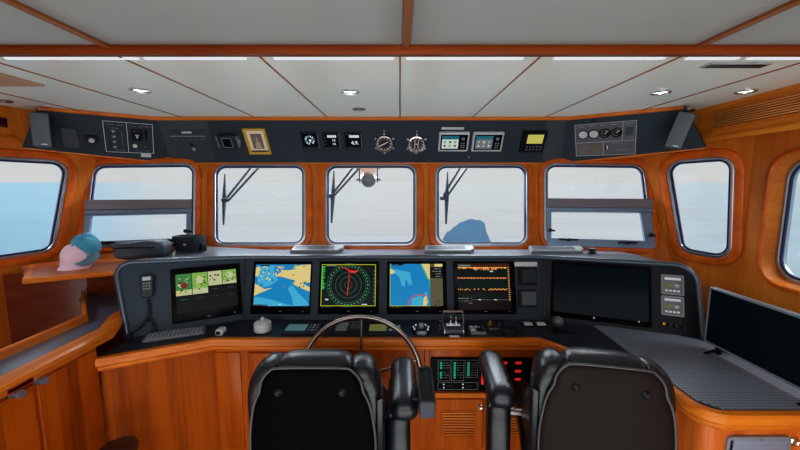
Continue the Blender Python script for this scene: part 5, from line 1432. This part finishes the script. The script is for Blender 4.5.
# ------------------------------------------------------------------ helm chairs
def sym(half):  # mirrored outline from right half points (top to bottom)
    return half + [(-x, y) for x, y in half[::-1]]
def chair(M, arm_l, arm_r, lb, box, side):
    root = thing('helm_chair', M, lb, 'chair', 'black leather helm chairs')
    XZ = Matrix(((1, 0, 0, 0), (0, 0, -1, 0), (0, 1, 0, 0), (0, 0, 0, 1)))   # (x,y,h) -> (x,-h,y)
    yb = -.28
    half = [(.09, 1.140), (.125, 1.130), (.148, 1.100), (.156, 1.065), (.170, 1.035), (.182, .99), (.192, .90), (.188, .80), (.165, .70), (.11, .66)]
    ol = spline([(x, z, 0) for x, z in sym(half)], 4)
    sh = MB().plate(ol, [(-.02, .235), (0, .238), (0, .262), (-.006, .270), (-.012, .273, .96), (-.012, .279, .8), (-.012, .283, .5), (-.012, .285, .02)], XZ)
    shell = sh.build('back_shell', leather_b if box else leather_r, root, sharp=60)
    MB().tube([(p.x, -.266, p.y) for p in offset_poly(V2(ol), .002)], .0042, 8, closed=True).build('shell_piping', piping_m, root)
    for s_ in (-1, 1):
        MB().lathe([(.013, 0), (.013, .003), (.010, .005), (.005, .002), (.001, .003)], 20, T(s_ * .096, -.279, 1.072) @ RX(90)).build('button', blk, root)
    # headrest roll
    hp = spline([(-.120, 1.07, 0), (-.122, 1.12, 0), (-.108, 1.147, 0), (-.06, 1.157, 0), (.06, 1.157, 0), (.108, 1.147, 0), (.122, 1.12, 0), (.120, 1.07, 0), (.06, 1.04, 0), (-.06, 1.04, 0)], 5)
    MB().plate(hp, [(-.012, .262, .02), (-.012, .262, .9), (-.012, .254), (-.004, .238), (0, .215), (-.003, .18), (-.012, .155), (-.012, .14, .9), (-.012, .13, .5), (-.012, .128, .02)], XZ).build('headrest', leather, root, sharp=80)
    for s_ in (-1, 1):
        MB().tube([(s_ * .121, -.254, 1.08), (s_ * .122, -.252, 1.12), (s_ * .112, -.236, 1.146)], .0025, 6).build('headrest_seam', piping_m, root)
        pts = [(.106, 1.10), (.122, 1.130), (.158, 1.134), (.188, 1.114), (.208, 1.07), (.215, 1.01), (.212, .94), (.206, .84), (.215, .74), (.15, .72), (.11, .80), (.105, .98)]
        kx = .95 if (side < 0 and s_ > 0) else 1.0
        pts = [(x * s_ * kx, z, 0) for x, z in pts]; bl = spline(pts if s_ > 0 else pts[::-1], 4)
        MB().plate(bl, [(-.01, .252, .02), (-.01, .252, .7), (-.01, .246), (-.004, .232), (0, .205), (-.001, .17), (-.008, .135), (-.012, .115, .9), (-.012, .10, .5), (-.012, .098, .02)], XZ).build('side_bolster', leather, root, sharp=80)
    MB().cushion((0, -.19, .93), (.27, .12, .40), .05, n=4).build('back_cushion', leather, root, sharp=80)
    for s_ in (side,):
        top = spline([(-.262, 1.035, 0), (-.20, 1.00, 0), (-.14, .93, 0), (-.07, .84, 0), (.02, .80, 0)], 5, False)
        o = [Vector((p.x, p.y)) for p in top] + V2([(.04, .70), (-.20, .66), (-.268, .72)])
        WX = Matrix(((0, 0, 1, s_ * .208), (1, 0, 0, 0), (0, 1, 0, 0), (0, 0, 0, 1)))
        MB().plate(o, [(-.006, -.012), (0, -.006), (0, .006), (-.006, .012)], WX).build('shell_wing', leather, root, sharp=60)
        MB().tube([(s_ * .212, p.x, p.y) for p in top], .004, 6).build('wing_piping', piping_m, root)
    # seat
    MB().cushion((0, .0, .76), (.46, .42, .13), .055, n=5, puff=.015).build('seat_cushion', leather, root, sharp=80)
    MB().box((0, -.01, .67), (.40, .38, .05), bev=.015).build('seat_pan', blk2, root)
    MB().cyl((0, -.02, .05), (0, -.02, .65), .055).build('pedestal', steel, root)
    MB().lathe([(.001, 0), (.20, 0), (.20, .012), (.12, .03), (.06, .06), (.001, .06)], 32, T(0, -.02, 0)).build('base_plate', steel, root)
    # arms
    for s_, ax in ((-1, arm_l), (1, arm_r)):
        if not ax: continue
        tilt = 0
        MB().cushion((s_ * ax, .01, .918), (.104, .35, .085), .042, T(s_ * ax, 0, 0) @ RZ(7 if s_ < 0 else 0) @ T(-s_ * ax, 0, 0), n=5).build('armrest_pad', leather, root, sharp=80)
        o = spline([(-.13, .90, 0), (.10, .90, 0), (.13, .87, 0), (.09, .82, 0), (.07, .76, 0), (.06, .68, 0), (-.09, .62, 0), (-.18, .66, 0), (-.18, .78, 0), (-.16, .87, 0)], 4)
        YZ = Matrix(((0, 0, 1, s_ * (ax - .012)), (1, 0, 0, 0), (0, 1, 0, 0), (0, 0, 0, 1)))
        MB().plate(o, [(-.016, -.048), (0, -.030), (0, .018), (-.016, .034)], YZ).build('arm_bracket', leather, root, sharp=70)
        MB().lathe([(.001, .026), (.030, .026), (.036, .020), (.038, .012)], 24, T(s_ * (ax - .012), -.03, .80) @ RY(90 * s_)).build('hinge_disc', blk, root)
        mb = MB(); mb.cyl((s_ * .18, -.03, .80), (s_ * ax, -.03, .80), .016); mb.build('hinge_pin', steel, root)
        MB().tube([(s_ * (ax - .0), -.10, .70), (s_ * (ax + .02), .0, .685), (s_ * (ax + .02), .10, .70)], .007, 8).build('side_rail', steel, root)
    return root
chL = chair(Matrix.Translation(Vector((-.270, 1.28, -.0))), 0, .284, 'black leather helm chair at the left, directly in front of the steering wheel', True, 1)
chR = chair(Matrix.Translation(Vector((.694, 1.28, 0))) @ RZ(-12), .315, 0, 'black leather helm chair at the right, facing the big dark monitor', False, -1)
# electronics box on the inner arm of the left chair
p = W(.090, 1.17, -.745)
root = thing('armrest_control_box', Matrix.Translation(p) @ RX(12), 'dark grey open tray box mounted outside the right arm of the left chair', 'control box')
MB().plate(fillet(rectp(.052, .17), .006), [(0, -.012), (0, .046), (-.002, .048)]).build('box_body', mat('slate_box', (66, 74, 86), .4), root)
MB().ring(rectp(.038, .15), .003, [(.008, .048), (.007, .054), (.001, .054), (0, .048)], n=3).build('box_rim', blk2, root)
MB().box((0, 0, .048), (.038, .15, .002)).build('recessed_face', blk, root)
MB().box((-.035, 0, .0), (.03, .05, .02), bev=.004).build('arm_clamp', blk, root)

# ------------------------------------------------------------------ round stool at lower left
p = onZ(117, 447, -1.06)
root = thing('round_stool', Matrix.Translation(Vector((p.x, p.y, 0))), 'small dark brown round stool in front of the left cabinet corner', 'stool')
sm = wood('dark_brown_seat', (58, 36, 28), (96, 64, 50), 'X', .35, .3)
MB().lathe([(.001, .605), (.058, .605), (.068, .612), (.071, .625), (.068, .636), (.055, .642), (.001, .643)], 32).build('seat', sm, root)
MB().cyl((0, 0, .02), (0, 0, .606), .022).build('post', steel, root)
MB().lathe([(.001, 0), (.12, 0), (.12, .01), (.03, .025), (.001, .025)], 28).build('base', steel, root)
